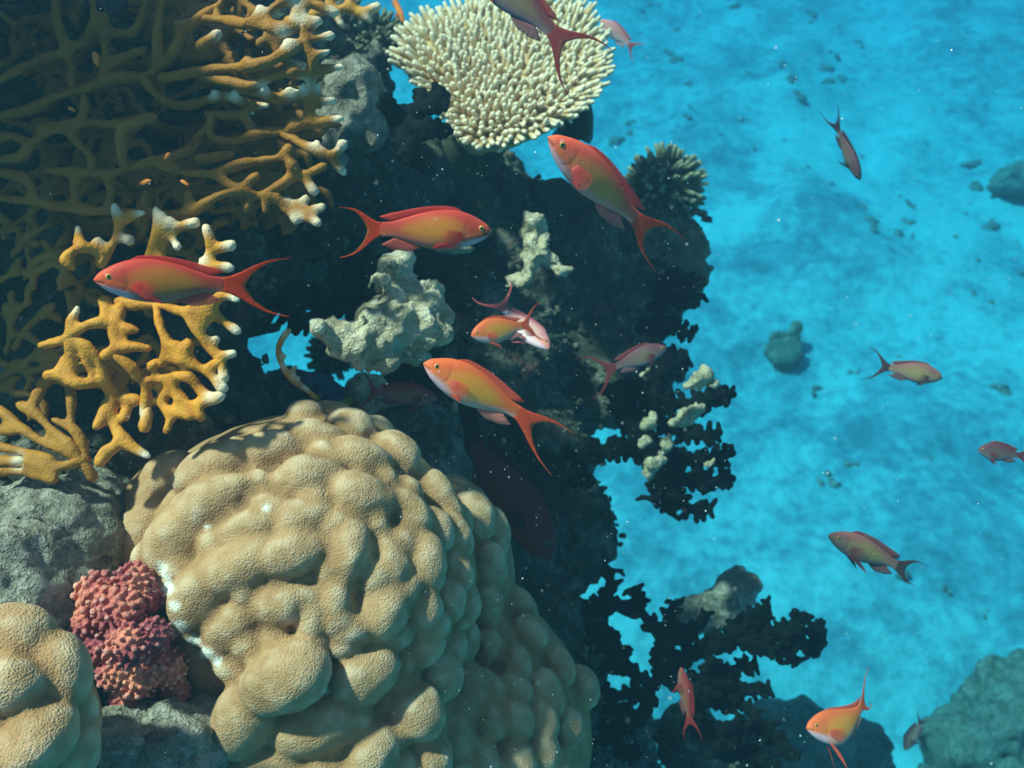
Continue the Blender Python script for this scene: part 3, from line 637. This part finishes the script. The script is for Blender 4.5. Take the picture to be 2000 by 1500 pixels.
def table_coral():
    d0 = 1.28; C0 = P(985, 172, d0); z0 = C0[2]
    poly = [(790, 95), (830, 48), (900, 22), (1000, 8), (1100, 8), (1145, 32), (1168, 80), (1165, 145), (1140, 195), (1095, 235), (1040, 262), (985, 284), (925, 286), (895, 266), (872, 215), (830, 170), (785, 120)]
    nrm0 = np.array([.10, -.16, 1.0]); nrm0 /= np.linalg.norm(nrm0)
    def onp(px, py):
        d = FW + RT * ((px - 1000) * K) + UP * ((750 - py) * K); t = ((C0 - CAM) @ nrm0) / (d @ nrm0); return CAM + t * d
    root = empty('table_coral', Vector(C0 - nrm0 * .12), 'broad cream table coral crowded with finger tips at the top', 'coral')
    pw = np.array([onp(*p) for p in poly]); cen = pw.mean(0)
    g = Geo(); n = len(pw); V = []
    for fr, dz in ((1.0, -.012), (.97, 0), (.6, .004), (.02, .004), (.02, -.09), (.3, -.07), (.75, -.03)):
        V += [cen + (p - cen) * fr + nrm0 * dz for p in pw]
    F = []
    R = 7
    for a in range(R):
        b = (a + 1) % R
        for j in range(n):
            F.append([a * n + j, a * n + (j + 1) % n, b * n + (j + 1) % n, b * n + j])
    g.add(np.array(V), F); me = remesh('plate', g, .006, 2); lumpy(me, [(.004, 40, 3, 1)])
    set_attr(me, 'Col', np.zeros((len(me.vertices), 3)))
    set_co(me, co(me) - np.array(root.location)); link('plate', me, M_TABLE, root)
    g = Geo(); tube(g, [cen - nrm0 * .05, cen - nrm0 * .14 + np.array([-.04, .03, 0]), cen - nrm0 * .3 + np.array([-.12, .10, 0])], [.05, .045, .07], 12)
    me = mesh('stalk', g); set_attr(me, 'Col', np.zeros((g.n, 3))); set_co(me, co(me) - np.array(root.location)); link('stalk', me, M_ACRO, root)
    items = []; pts = []
    def edge_dist(x, y):
        best = 1e9
        for i in range(len(poly)):
            a, b = np.array(poly[i], float), np.array(poly[i - 1], float); q = np.array([x, y]); t = np.clip(((q - a) @ (b - a)) / ((b - a) @ (b - a)), 0, 1)
            best = min(best, np.linalg.norm(q - a - t * (b - a)))
        return best
    rr = random.Random(8)
    for _ in range(26000):
        x, y = rr.uniform(760, 1200), rr.uniform(0, 285)
        if not inpoly(x, y, poly): continue
        if any((x - a) ** 2 + ((y - b) * 1.45) ** 2 < 10.8 ** 2 for a, b in pts): continue
        pts.append((x, y)); e = edge_dist(x, y); p = onp(x, y)
        rad = p - cen; rad = rad - nrm0 * (rad @ nrm0); rl = np.linalg.norm(rad); rad /= rl + 1e-9
        lean = .25 + 1.7 * max(0, 1 - e / 55) ** 1.5
        d = nrm0 + rad * lean + np.array([rr.uniform(-.18, .18) for _ in range(3)]); d /= np.linalg.norm(d)
        L = rr.uniform(.014, .021) * (1 + .35 * max(0, 1 - e / 50)); r = rr.uniform(.0033, .0046)
        items.append((p, d, L, r))
        if rr.random() < .45:
            s = d + np.array([rr.uniform(-.9, .9) for _ in range(3)]); s /= np.linalg.norm(s); items.append((p + d * L * .35, s, L * .5, r * .85))
    finger_mesh(items, root, M_TABLE, 'finger_tuft', .75)
table_coral()

def bush(name, label, px, py, d, rpx, n, L, r, m, flat=1.0, tipf=.7):
    c = P(px, py, d); root = empty(name, Vector(c), label, 'coral'); R = R_(rpx, d)
    g = Geo(); ball(g, c + FW * R * .25, R * .72, 3, noise=.15, ns=2)
    me = mesh('base', g); set_attr(me, 'Col', np.zeros((g.n, 3))); set_co(me, co(me) - c); link('base', me, m, root)
    it = []
    for k in range(n):
        ph = k * 2.39996; zz = 1 - 2 * (k + .5) / n; q = math.sqrt(1 - zz * zz); p = np.array([q * math.cos(ph), q * math.sin(ph), zz])
        if p @ FW > .6 or p[2] < -.5: continue
        p = p + RNG.uniform(-.2, .2, 3); p /= np.linalg.norm(p)
        it.append((c + FW * R * .25 + p * R * .62, p, R * L * RNG.uniform(.75, 1.15), R * r * RNG.uniform(.85, 1.15)))
    finger_mesh(it, root, m, 'finger_tuft', tipf)
bush('finger_coral', 'dark bushy finger coral on the upper reef edge over blue water', 1300, 362, 1.6, 78, 200, .42, .075, M_ACRO, tipf=.7)
bush('finger_coral', 'low dark finger coral on the reef crest under the table coral', 1160, 400, 1.55, 60, 120, .4, .10, M_ACRO, tipf=.3)
bush('finger_coral', 'brown stubby finger coral between grey boulder and table coral', 730, 80, 1.38, 70, 200, .35, .08, M_ACRO, tipf=.5)
bush('finger_coral', 'small brown finger coral seen inside the blue hole', 645, 695, 1.8, 52, 190, .34, .085, M_ACRO, tipf=.4)
rock('soft_coral', 'round greyish soft coral on the reef edge under the finger coral', [(1335, 480, 1.6, 50, 46), (1350, 530, 1.6, 38, 42), (1300, 500, 1.6, 50), (1325, 560, 1.6, 40, 36)], M_SOFT, .006, ((.012, 24, 3, 1), (.008, 70, 2, 2)), cat='coral', seed=31)

# ---------------------------------------------------------------- black coral
def black(label, mains, depth, rad, seed, knob=1.0, sub=True, stub=(1.6, 2.6)):
    rr = random.Random(seed); allp = [P(x, y, depth) for m in mains for x, y in m]
    root = empty('black_coral', Vector(allp[0]), label, 'coral', 'black tree corals')
    for m in mains:
        g = Geo(); pts = [P(x, y, depth + .02 * math.sin(x * .05 + y * .03 + seed)) for x, y in m]; n = len(pts)
        p, r = catmull(pts, [R_(rad * (1.5 - .6 * i / max(1, n - 1)), depth) for i in range(n)], R_(rad * 1.15, depth))
        tube(g, p, r, 8, step=.004)
        for i in range(1, len(p)):
            t = p[i] - p[i - 1]; t /= np.linalg.norm(t) + 1e-9
            for sgn in (1, -1):
                if rr.random() < .22: continue
                o = np.cross(t, FW) * sgn + t * rr.uniform(-.1, .7) - FW * rr.uniform(-.6, .7); o /= np.linalg.norm(o)
                ln = R_(rad * rr.uniform(*stub), depth)
                tube(g, [p[i], p[i] + o * ln * .6, p[i] + o * ln], [r[i] * .75, r[i] * .7, r[i] * .62 * knob], 7, step=.004)
                if sub and rr.random() < .35:
                    o2 = o + t * rr.choice((-1, 1)) * rr.uniform(.6, 1.1); o2 /= np.linalg.norm(o2); q = p[i] + o * ln * .7
                    tube(g, [q, q + o2 * ln * .7], [r[i] * .65, r[i] * .55], 7, step=.004)
        me = remesh('branch', g, R_(rad, depth) * .24, 1); lumpy(me, [(R_(rad, depth) * .08, 60, 2, seed)])
        set_co(me, co(me) - np.array(root.location)); link('branch', me, M_BLACK, root)
black('black branching coral with cream patches on the right tip of the reef', [[(1180, 760), (1260, 770), (1330, 790), (1400, 775), (1432, 770)], [(1200, 800), (1290, 830), (1360, 850), (1405, 845)], [(1220, 820), (1300, 890), (1370, 900), (1430, 885)],
      [(1240, 840), (1310, 930), (1380, 940), (1430, 935)], [(1250, 850), (1300, 940), (1340, 990), (1385, 995)], [(1280, 900), (1290, 950), (1275, 975)], [(1150, 880), (1210, 880), (1250, 890)], [(1240, 760), (1300, 720), (1340, 700)], [(1300, 930), (1315, 985), (1310, 1000)]], 1.36, 9.5, 1)
black('black coral sprigs jutting from the reef edge below the soft coral', [[(1270, 600), (1320, 585), (1372, 578)], [(1250, 640), (1310, 635), (1350, 655)], [(1240, 690), (1290, 700), (1320, 690)], [(1280, 560), (1330, 545), (1360, 560)]], 1.48, 8.5, 2)
black('black branching coral spreading over the sand from the lower reef', [[(1280, 1330), (1360, 1270), (1450, 1240), (1530, 1235), (1610, 1232)], [(1400, 1270), (1480, 1200), (1500, 1185)], [(1440, 1250), (1520, 1270), (1560, 1290)], [(1530, 1240), (1570, 1200)], [(1540, 1240), (1600, 1268)],
      [(1300, 1330), (1290, 1250), (1250, 1190), (1240, 1150)], [(1290, 1260), (1310, 1200), (1315, 1180)], [(1240, 1200), (1190, 1170), (1195, 1115)], [(1190, 1180), (1130, 1190), (1080, 1180)], [(1320, 1340), (1420, 1310), (1475, 1300)],
      [(1280, 1340), (1200, 1300), (1130, 1310)], [(1330, 1380), (1430, 1370), (1480, 1390)], [(1320, 1250), (1370, 1220), (1380, 1200)], [(1220, 1290), (1180, 1240), (1150, 1230)], [(1390, 1290), (1400, 1350)], [(1270, 1350), (1240, 1410), (1180, 1420)], [(1460, 1250), (1500, 1240), (1480, 1200)], [(1300, 1330), (1380, 1340), (1440, 1330)], [(1250, 1350), (1200, 1360), (1160, 1350)], [(1360, 1350), (1340, 1420), (1290, 1450)], [(1400, 1330), (1450, 1350), (1500, 1345)], [(1200, 1300), (1150, 1260), (1100, 1250)], [(1330, 1400), (1390, 1430), (1440, 1425)]], 1.34, 8.2, 3)
black('black coral fringe dangling from the lower reef near the mound coral', [[(1140, 1330), (1190, 1370), (1220, 1400)], [(1130, 1400), (1190, 1440), (1240, 1480)], [(1420, 1420), (1500, 1430), (1540, 1480)], [(1400, 1460), (1470, 1480), (1520, 1510)], [(1120, 940), (1150, 930)], [(1105, 880), (1140, 905)]], 1.3, 9, 4)
black('black stubby thick lobed coral touching the table coral', [[(760, 215), (800, 225), (840, 205), (868, 200)], [(820, 215), (826, 180)], [(780, 240), (830, 252), (872, 250)], [(785, 250), (800, 300), (830, 325)], [(770, 230), (750, 190)], [(840, 210), (862, 178)]], 1.12, 12.5, 6, 1.15, False, (.9, 1.5))
black('black coral crust hanging beside the hole under the fire coral', [[(540, 590), (580, 620), (600, 640)], [(620, 570), (650, 590), (690, 610)], [(680, 540), (700, 580), (705, 600)], [(590, 560), (640, 600), (650, 615)]], 1.14, 10, 7)

# ---------------------------------------------------------------- fish
U = np.array([0, .03, .1, .2, .35, .5, .65, .8, .9, 1.0])
ZT = np.array([.0, .038, .085, .13, .162, .158, .132, .09, .064, .056])
ZB = np.array([-.014, -.036, -.078, -.115, -.146, -.15, -.122, -.078, -.056, -.054])
WD = np.array([.008, .03, .053, .068, .078, .072, .054, .032, .018, .0045])

def pchip(x, xs, ys):
    from math import prod
    m = np.gradient(ys, xs); i = np.clip(np.searchsorted(xs, x) - 1, 0, len(xs) - 2); h = xs[i + 1] - xs[i]; t = (x - xs[i]) / h
    return (2 * t ** 3 - 3 * t ** 2 + 1) * ys[i] + (t ** 3 - 2 * t ** 2 + t) * h * m[i] + (-2 * t ** 3 + 3 * t ** 2) * ys[i + 1] + (t ** 3 - t ** 2) * h * m[i + 1]

PAL = {  # back, flank, belly, spots, fin, tail
    'red': ((.56, .058, .036), (.50, .085, .034), (.58, .16, .10), (.85, .44, .03), (.80, .06, .045), (.78, .07, .015)),
    'coral': ((.82, .15, .045), (.76, .20, .06), (.82, .42, .32), (.90, .62, .05), (.85, .14, .08), (.85, .12, .05)),
    'rose': ((.80, .11, .065), (.72, .16, .075), (.74, .30, .24), (.78, .50, .09), (.85, .10, .09), (.82, .11, .05)),
    'dusk': ((.15, .05, .06), (.16, .10, .085), (.22, .16, .18), (.30, .25, .12), (.34, .05, .05), (.30, .045, .05)),
    'dim': ((.16, .07, .08), (.22, .15, .12), (.18, .11, .14), (.34, .30, .14), (.14, .07, .09), (.12, .06, .08)),
    'wine': ((.36, .04, .04), (.32, .10, .06), (.30, .14, .12), (.36, .24, .08), (.45, .04, .04), (.50, .05, .04)),
    'mauve': ((.33, .12, .10), (.36, .21, .13), (.34, .16, .15), (.44, .36, .10), (.34, .10, .10), (.14, .07, .07)),
    'pale': ((.75, .25, .25), (.75, .42, .38), (.80, .62, .62), (.80, .60, .40), (.70, .18, .2), (.70, .14, .14)),
    'orange': ((.90, .25, .03), (.90, .28, .05), (.90, .35, .1), (.95, .4, .1), (.90, .22, .03), (.90, .2, .03)),
    'black': ((.02, .025, .02), (.03, .032, .022), (.03, .03, .02), (.04, .04, .03), (.05, .055, .012), (.05, .05, .02)),
    'blue': ((.03, .05, .10), (.04, .07, .14), (.05, .08, .15), (.05, .08, .15), (.03, .05, .1), (.55, .42, .02)),
    'grouper': ((.20, .014, .006), (.24, .016, .007), (.42, .035, .012), (.02, .015, .03), (.05, .005, .004), (.05, .005, .004)),
}

def fin_mesh(name, R, E, col_r, col_e, th, warp, parent, rows=5, alpha=0.0, edge=None, a0=0.0):
    R = np.asarray(R, float); E = np.asarray(E, float); n = len(R); V = []; C = []; A = []
    for sgn in (1, -1):
        for k in range(rows):
            t = k / (rows - 1); q = R * (1 - t) + E * t
            o = q.copy(); o[:, 1] += sgn * th * (1 - .6 * t); V.append(o)
            c = np.tile(np.array(col_r) * (1 - t) + np.array(col_e) * t, (n, 1))
            if edge is not None and k == rows - 1: c[:] = edge
            C.append(c); A.append(np.c_[np.linspace(0, 1, n), np.full(n, t), np.full(n, a0 + (alpha - a0) * t)])
    V = np.concatenate(V); F = []; N = rows * n
    for k in range(rows - 1):
        for j in range(n - 1):
            a = k * n + j; F.append([a, a + 1, a + n + 1, a + n]); F.append([N + a, N + a + n, N + a + n + 1, N + a + 1])
    bd = list(range(n)) + [k * n + n - 1 for k in range(1, rows)] + [(rows - 1) * n + j for j in range(n - 2, -1, -1)] + [k * n for k in range(rows - 2, 0, -1)]
    for i in range(len(bd)):
        a, b = bd[i], bd[(i + 1) % len(bd)]; F.append([b, a, N + a, N + b])
    g = Geo(); g.add(warp(V), F); me = mesh(name, g)
    set_attr(me, 'Col', np.concatenate(C)); set_attr(me, 'Pat', np.concatenate(A))
    return link(name, me, M_FIN, parent)

def fish(label, head, tail, pal='red', deep=1.0, roll=0, flip=False, bend=0, curl=0, tl=1.0, ts=1.0, lunate=True, pelvic=1.0, pec=1.0, dh=1.0, ah=1.0, spread=1.0, hi=True, group='fish swimming over the reef', name='reef_fish', tailtilt=0.0, spot=1.0, pelv_ang=35):
    H = P(*head); T = P(*tail); L = np.linalg.norm(H - T); f = (H - T) / L; mid = (H + T) / 2
    v = CAM - mid; v = v / np.linalg.norm(v); s = v - f * (v @ f); s /= np.linalg.norm(s)
    Z = np.cross(f, s)
    if Z @ UP < 0: Z = -Z
    if flip: Z = -Z
    a = math.radians(roll); Z = Z * math.cos(a) + s * math.sin(a); Y = np.cross(Z, f)
    M = Matrix(((f[0], Y[0], Z[0], mid[0]), (f[1], Y[1], Z[1], mid[1]), (f[2], Y[2], Z[2], mid[2]), (0, 0, 0, 1)))
    root = empty(name, mid, label, 'fish', group, M)
    c_back, c_flank, c_belly, c_dot, c_fin, c_tail = [np.array(c) for c in PAL[pal]]
    sidecam = 1.0 if (v @ Y) > 0 else -1.0
    def warp(V):                                   # local unit coords (u from the snout, y, z) -> fish space with body curve
        u = V[:, 0]; k = np.clip(u - .35, 0, .65); k2 = k ** 2 + 1.3 * np.maximum(0, u - 1)
        y = V[:, 1] + sidecam * bend * k2; z = V[:, 2] + curl * k2
        uu = u - (abs(bend) * .4 + abs(curl) * .45) * k2
        z = z + tailtilt * np.maximum(0, u - 1.0)
        return np.c_[(.5 - uu) * L, y * L, z * L]
    nu, nv = (72, 40) if hi else (36, 22)
    us = (1 - np.cos(np.linspace(0, math.pi, nu))) / 2; us = .5 * us + .5 * np.linspace(0, 1, nu); us[0] = 0
    zt, zb, wd = pchip(us, U, ZT * deep), pchip(us, U, ZB * deep), pchip(us, U, WD)
    V = []; C = []; A = []; Dt = []
    ph = np.arange(nv) / nv * 2 * math.pi
    for i, u in enumerate(us):
        zc, h = (zt[i] + zb[i]) / 2, (zt[i] - zb[i]) / 2
        sn, cs = np.sin(ph), np.cos(ph)
        y = wd[i] * np.sign(cs) * np.abs(cs) ** .9; z = zc + h * np.sign(sn) * np.abs(sn) ** .95
        # a real mouth cleft and gill cover edge
        mc = np.exp(-((z + .016 + .22 * u) / .006) ** 2) * (u < .075); gc = np.exp(-((u - .255 + .05 * (z / .1) ** 2) / .010) ** 2) * (np.abs(z) < .09)
        y = y * (1 - .30 * mc - .06 * gc)
        V.append(np.c_[np.full(nv, u), y, z]); vv = (z - zc) / h
        wv = smooth01(vv, -.35, .55)[:, None]; wb = (1 - smooth01(vv, -.85, -.25))[:, None]
        c = c_flank * (1 - wv) + c_back * wv; c = c * (1 - wb * .8) + c_belly * wb * .8
        if pal in ('red', 'coral', 'rose', 'pale', 'orange'):
            band = np.exp(-((z + .012 + .20 * (u - .08)) / .014) ** 2) * (u > .09) * (1 - smooth01(np.array([u]), .28, .36)[0])
            c = c * (1 - .7 * band[:, None]) + np.array((.95, .16, .03)) * .7 * band[:, None]
            chin = (1 - smooth01(z + .03 + .25 * u, -.012, .012)) * (u < .34) * (1 - smooth01(np.array([u]), .22, .34)[0])
            c = c * (1 - .75 * chin[:, None]) + np.array((.80, .48, .52)) * .75 * chin[:, None]
            hd = (1 - smooth01(np.array([u]), .02, .2)[0]) * .5
            c = c * (1 - hd * (1 - chin[:, None])) + np.array((.92, .16, .06)) * hd * (1 - chin[:, None])
        c = c * (1 - .55 * mc[:, None] - .18 * gc[:, None])
        C.append(np.clip(c, 0, 1))
        if pal == 'grouper': ms = np.full(nv, .55)
        else: ms = np.clip(1.15 - ((u - .54) / .30) ** 2 - ((vv - .02) / .72) ** 2, 0, 1) ** .7
        A.append(np.c_[np.full(nv, u), z, ms * spot]); Dt.append(np.tile(c_dot, (nv, 1)))
    V = np.concatenate(V); F = []
    for i in range(nu - 1):
        for j in range(nv):
            F.append([i * nv + j, i * nv + (j + 1) % nv, (i + 1) * nv + (j + 1) % nv, (i + 1) * nv + j])
    F.append(list(range(nv))[::-1]); F.append([(nu - 1) * nv + j for j in range(nv)])
    g = Geo(); g.add(warp(V), F); me = mesh('body', g)
    set_attr(me, 'Col', np.concatenate(C)); set_attr(me, 'Pat', np.concatenate(A)); set_attr(me, 'Dot', np.concatenate(Dt))
    link('body', me, M_SKIN, root)
    top = lambda u: float(pchip(np.array([u]), U, ZT * deep)[0]); bot = lambda u: float(pchip(np.array([u]), U, ZB * deep)[0]); wid = lambda u: float(pchip(np.array([u]), U, WD)[0])
    # caudal fin
    if lunate:
        o = np.array([(1.62, .255), (1.52, .243), (1.40, .22), (1.28, .175), (1.16, .115), (1.06, .075), (.97, .056)]); inn = np.array([(1.625, .250), (1.50, .229), (1.385, .19), (1.29, .13), (1.235, .075), (1.205, .03), (1.195, .01)])
    else:
        o = np.array([(1.26, .15), (1.24, .155), (1.20, .15), (1.14, .125), (1.08, .095), (1.03, .07), (.97, .056)]); inn = np.array([(1.27, .145), (1.28, .13), (1.29, .10), (1.30, .07), (1.305, .04), (1.31, .02), (1.31, .005)])
    o[:, 0] = 1 + (o[:, 0] - 1) * tl; inn[:, 0] = 1 + (inn[:, 0] - 1) * tl
    for q in (o, inn): q[:, 1] = q[:, 1] * (1 + (ts - 1) * np.clip((q[:, 0] - 1) * 3, 0, 1))
    def dens(a, k=3):
        t = np.linspace(0, len(a) - 1, (len(a) - 1) * k + 1); return np.c_[[np.interp(t, np.arange(len(a)), a[:, c]) for c in (0, 1)]].T
    o, inn = dens(o), dens(inn)
    Rr = np.r_[o, o[::-1] * (1, -1)]; Ee = np.r_[inn, inn[::-1] * (1, -1)]
    to3 = lambda q: np.c_[q[:, 0], np.zeros(len(q)), q[:, 1]]
    fin_mesh('caudal_fin', to3(Rr), to3(Ee), c_tail, c_tail * .9, .0042, warp, root, 6, .25, edge=(c_tail * .4 + np.array((.25, .22, .02)) * .6) if pal in ('red', 'coral', 'rose') else None)
    # dorsal, anal
    ud = np.linspace(.24, .90, 20); hh = np.interp(ud, [.24, .30, .5, .7, .84, .90], [.004, .034, .042, .052, .062, .05]) * dh
    fin_mesh('dorsal_fin', [(u, 0, top(u) - .006) for u in ud], [(u + .02 + .085 * (i / 19) ** 2, 0, top(u) + h) for i, (u, h) in enumerate(zip(ud, hh))], c_fin * .8 + c_back * .2, c_fin, .006, warp, root, 4, .3, edge=np.minimum(c_fin * 1.1 + .02, 1))
    ua = np.linspace(.62, .86, 12); ha = np.interp(ua, [.62, .70, .80, .86], [.01, .07, .085, .06]) * ah
    fin_mesh('anal_fin', [(u, 0, bot(u) + .006) for u in ua], [(u + .03 + .10 * (i / 11) ** 1.5, 0, bot(u) - h) for i, (u, h) in enumerate(zip(ua, ha))], c_belly * .6 + c_fin * .4, c_belly * .7 + c_fin * .3, .005, warp, root, 4, .35)
    # pelvic and pectoral pairs
    pa = math.radians(pelv_ang)
    for sg in (1, -1):
        n = 9; tt = np.linspace(0, 1, n)
        b0 = np.array((.30, sg * wid(.3) * .35, bot(.31) + .012)); dr = np.array((math.cos(pa), sg * .25, -math.sin(pa))); up = np.array((.35, sg * .15, .9 * 1.0)); ln = .24 * pelvic
        Rp = [b0 + dr * ln * t + up * .004 for t in tt]; Ep = [b0 + dr * ln * t + up * (.004 + .055 * math.sin(math.pi * min(1, t * .93 + .07)) ** .8) * np.array((1, 1, .8)) for t in tt]
        fin_mesh('pelvic_fin', Rp, Ep, c_fin, c_fin * .9, .003, warp, root, 4, .25)
        b0 = np.array((.285, sg * (wid(.29) * 1.0), -.035 * deep)); ln = .19 * pec
        dr = np.array((.93, sg * .33, -.25)); up = np.array((.22, sg * .05, .97))
        ang = np.linspace(-.42, .42, 11)
        Rp = [b0 + up * (.028 * (q / .42)) for q in ang]; Ep = [b0 + up * (.028 * (q / .42)) + (dr * math.cos(q) + up * math.sin(q)) * ln * (1 - .25 * abs(q / .42) ** 2) for q in ang]
        fin_mesh('pectoral_fin', Rp, Ep, c_fin * .9, c_fin * .7 + c_flank * .3, .0025, warp, root, 4, .85, a0=.35)
        # eye > pupil
        eu, ez = .108, .022 * deep; yy = float(np.interp(eu, us, wd)) * .86
        if not hi and L < .03: continue
        ge = Geo(); vv_, ff = ico(3 if hi else 2); e = vv_ * np.array((.0285, .0155, .0285)) + np.array((eu, sg * yy, ez)); ge.add(warp(e), ff); me = mesh('eye', ge)
        rr = np.hypot(vv_[:, 0], vv_[:, 2]); cc = np.where((rr < .70)[:, None], np.array((.75, .50, .06)), np.where((rr < .86)[:, None], np.array((.88, .30, .05)), np.array((.45, .06, .06))))
        if pal in ('dim', 'black', 'blue', 'wine', 'grouper'): cc = cc * (.08 if pal == 'grouper' else .35)
        set_attr(me, 'Col', cc); eo = link('eye', me, M_EYE, root)
        gp = Geo(); e = vv_ * np.array((.0150, .0060, .0150)) + np.array((eu, sg * (yy + .0118), ez)); gp.add(warp(e), ff); me = mesh('pupil', gp)
        set_attr(me, 'Col', np.tile((.006, .028, .012), (len(e), 1))); link('pupil', me, M_EYE, eo)
    return root

fish('long red fish swimming in front of the golden fire coral', (183, 545, .58), (437, 556, .61), 'red', deep=1.12, tl=.90, ts=1.0, pec=.9, pelvic=.9, pelv_ang=8, dh=.75)
fish('red fish with yellow flank facing right over the pale crested rock', (961, 452, .78), (742, 448, .76), 'red', deep=1.12, tl=.56, ts=.85, pelvic=1.1, pelv_ang=4, dh=.8, tailtilt=-.1)
fish('large rose fish diving up beside the table coral edge', (1072, 266, .70), (1243, 428, .74), 'rose', deep=1.0, tl=.72, ts=.70, pelvic=.6, dh=.7, pelv_ang=6, tailtilt=-.05)
fish('bright orange pink fish with yellow scales above the mound coral', (828, 708, .62), (1012, 806, .64), 'coral', deep=1.12, tl=.95, ts=.88, pelvic=.65, pelv_ang=10, dh=.85, tailtilt=-.26)
fish('dusky fish with red spot cut off by the top edge', (912, -92, .66), (1078, 60, .66), 'dusk', deep=1.08, tl=.8, ts=1.05, pelvic=.7, pelv_ang=10, dh=.6, pec=.6, tailtilt=-.1)
fish('small orange yellow fish overlapping a white bellied one', (920, 655, .97), (1020, 636, .99), 'coral', deep=1.45, tl=.7, ts=1.4, dh=.8, hi=False, spot=.8)
fish('white bellied pinkish fish half hidden behind the small orange yellow fish', (1073, 682, 1.03), (985, 606, 1.07), 'pale', deep=1.15, roll=-35, tl=.8, ts=1.4, hi=False, tailtilt=.3)
fish('dim mauve fish over the dark reef face', (1303, 678, 1.22), (1203, 716, 1.22), 'dusk', deep=1.15, tl=1.0, ts=1.6, hi=False, pelvic=.6, spot=.6)
fish('dark wine red fish with pale crescent tail over the pitted rock', (855, 778, 1.10), (738, 766, 1.08), 'wine', deep=1.1, tl=.62, ts=1.5, hi=False)
fish('grey pink fish with yellow flank and lowered fin over open sand', (1618, 1045, 1.0), (1752, 1104, 1.02), 'mauve', deep=.95, tl=.62, ts=.55, pelvic=1.3, pelv_ang=22, dh=1.0, spot=1.2)
fish('vivid orange fish with curled up tail at the lower right', (1575, 1421, .92), (1705, 1424, .95), 'coral', deep=1.3, bend=-.05, curl=.62, tl=.5, ts=.85, pelvic=1.35, pelv_ang=60, dh=.5, ah=.5, spot=.8)
fish('grey green fish facing right over the pale sand', (1841, 738, 1.25), (1737, 718, 1.25), 'mauve', deep=1.2, tl=.75, ts=1.2, dh=.7, hi=False, pelvic=.6, spot=1.1)
fish('brownish red fish cut off by the right edge', (1910, 878, 1.25), (1988, 889, 1.25), 'dusk', deep=1.45, tl=.8, ts=1.2, hi=False, spot=.2)
fish('thin purple fish diving head down over the sand', (1680, 352, 1.25), (1638, 256, 1.25), 'dim', deep=.95, roll=50, tl=.8, ts=1.0, hi=False, spot=.4)
fish('tiny slim orange fish in the blue gap at the top', (790, 47, 1.35), (768, -4, 1.35), 'orange', deep=.75, roll=40, tl=.6, hi=False, spot=.2)
fish('pale pink fish behind the table coral rim', (1172, 40, 1.62), (1228, 86, 1.62), 'pale', deep=1.25, tl=.7, ts=1.1, hi=False, spot=.4)
fish('dim red fish hovering head up in front of the lower dark reef', (1330, 1303, 1.16), (1346, 1400, 1.16), 'wine', deep=.85, roll=25, tl=.8, ts=.8, hi=False, spot=.5)
fish('small dark fish swimming down near the hazy corner rock', (1767, 1465, 1.8), (1796, 1414, 1.8), 'dim', deep=1.25, tl=.7, hi=False, spot=.3)
fish('large spotted dark red grouper resting in the reef shadow', (1078, 1092, 1.22), (925, 868, 1.27), 'grouper', deep=1.15, roll=-5, tl=.8, ts=.9, lunate=False, pelvic=.8, group='larger fish at the reef', name='grouper_fish')
fish('blackish green fish with swept fins sheltering under the table coral', (1108, 170, 1.40), (1122, 285, 1.36), 'black', deep=1.25, tl=.6, lunate=False, dh=2.6, ah=2.2, spot=0, group='larger fish at the reef', hi=False)
fish('dark blue fish with yellow tail peeking over the mound coral', (592, 728, 1.1), (670, 782, 1.12), 'blue', deep=1.2, tl=.6, lunate=False, spot=0, hi=False, group='larger fish at the reef')
for hx, hy, tx, ty, lab in ((184, 100, 190, 128, 'tiny orange fish high in the great fire coral fan'), (132, 210, 146, 216, 'tiny orange fish deep in the great fire coral fan'), (296, 352, 276, 358, 'tiny orange fish low in the great fire coral fan'),
                            (352, 352, 366, 360, 'tiny orange fish at the lower rim of the great fan'), (332, 298, 322, 310, 'tiny yellow orange fish in the middle of the great fan')):
    fish(lab, (hx, hy, .84), (tx, ty, .84), 'orange', deep=1.3, tl=.6, hi=False, spot=.2, group='tiny orange fish in the fire coral', pelvic=.6)

# ---------------------------------------------------------------- drifting specks
g = Geo()
for k in range(2600):
    d = RNG.uniform(.3, 1.5); x, y = RNG.uniform(-100, 2100), RNG.uniform(-100, 1600)
    if (x < 700 and RNG.random() < .75) or (x > 1350 and RNG.random() < .7): continue
    r = d * K * (.6 + 1.1 * RNG.random() ** 6) * RNG.uniform(.7, 1.3)
    ball(g, P(x, y, d), (r, r * RNG.uniform(.6, 1.2), r * RNG.uniform(.7, 1.6)), 1)
link('drifting_dust', mesh('drifting_dust', g), M_SPECK, kind='stuff', label='fine white specks drifting in the water')
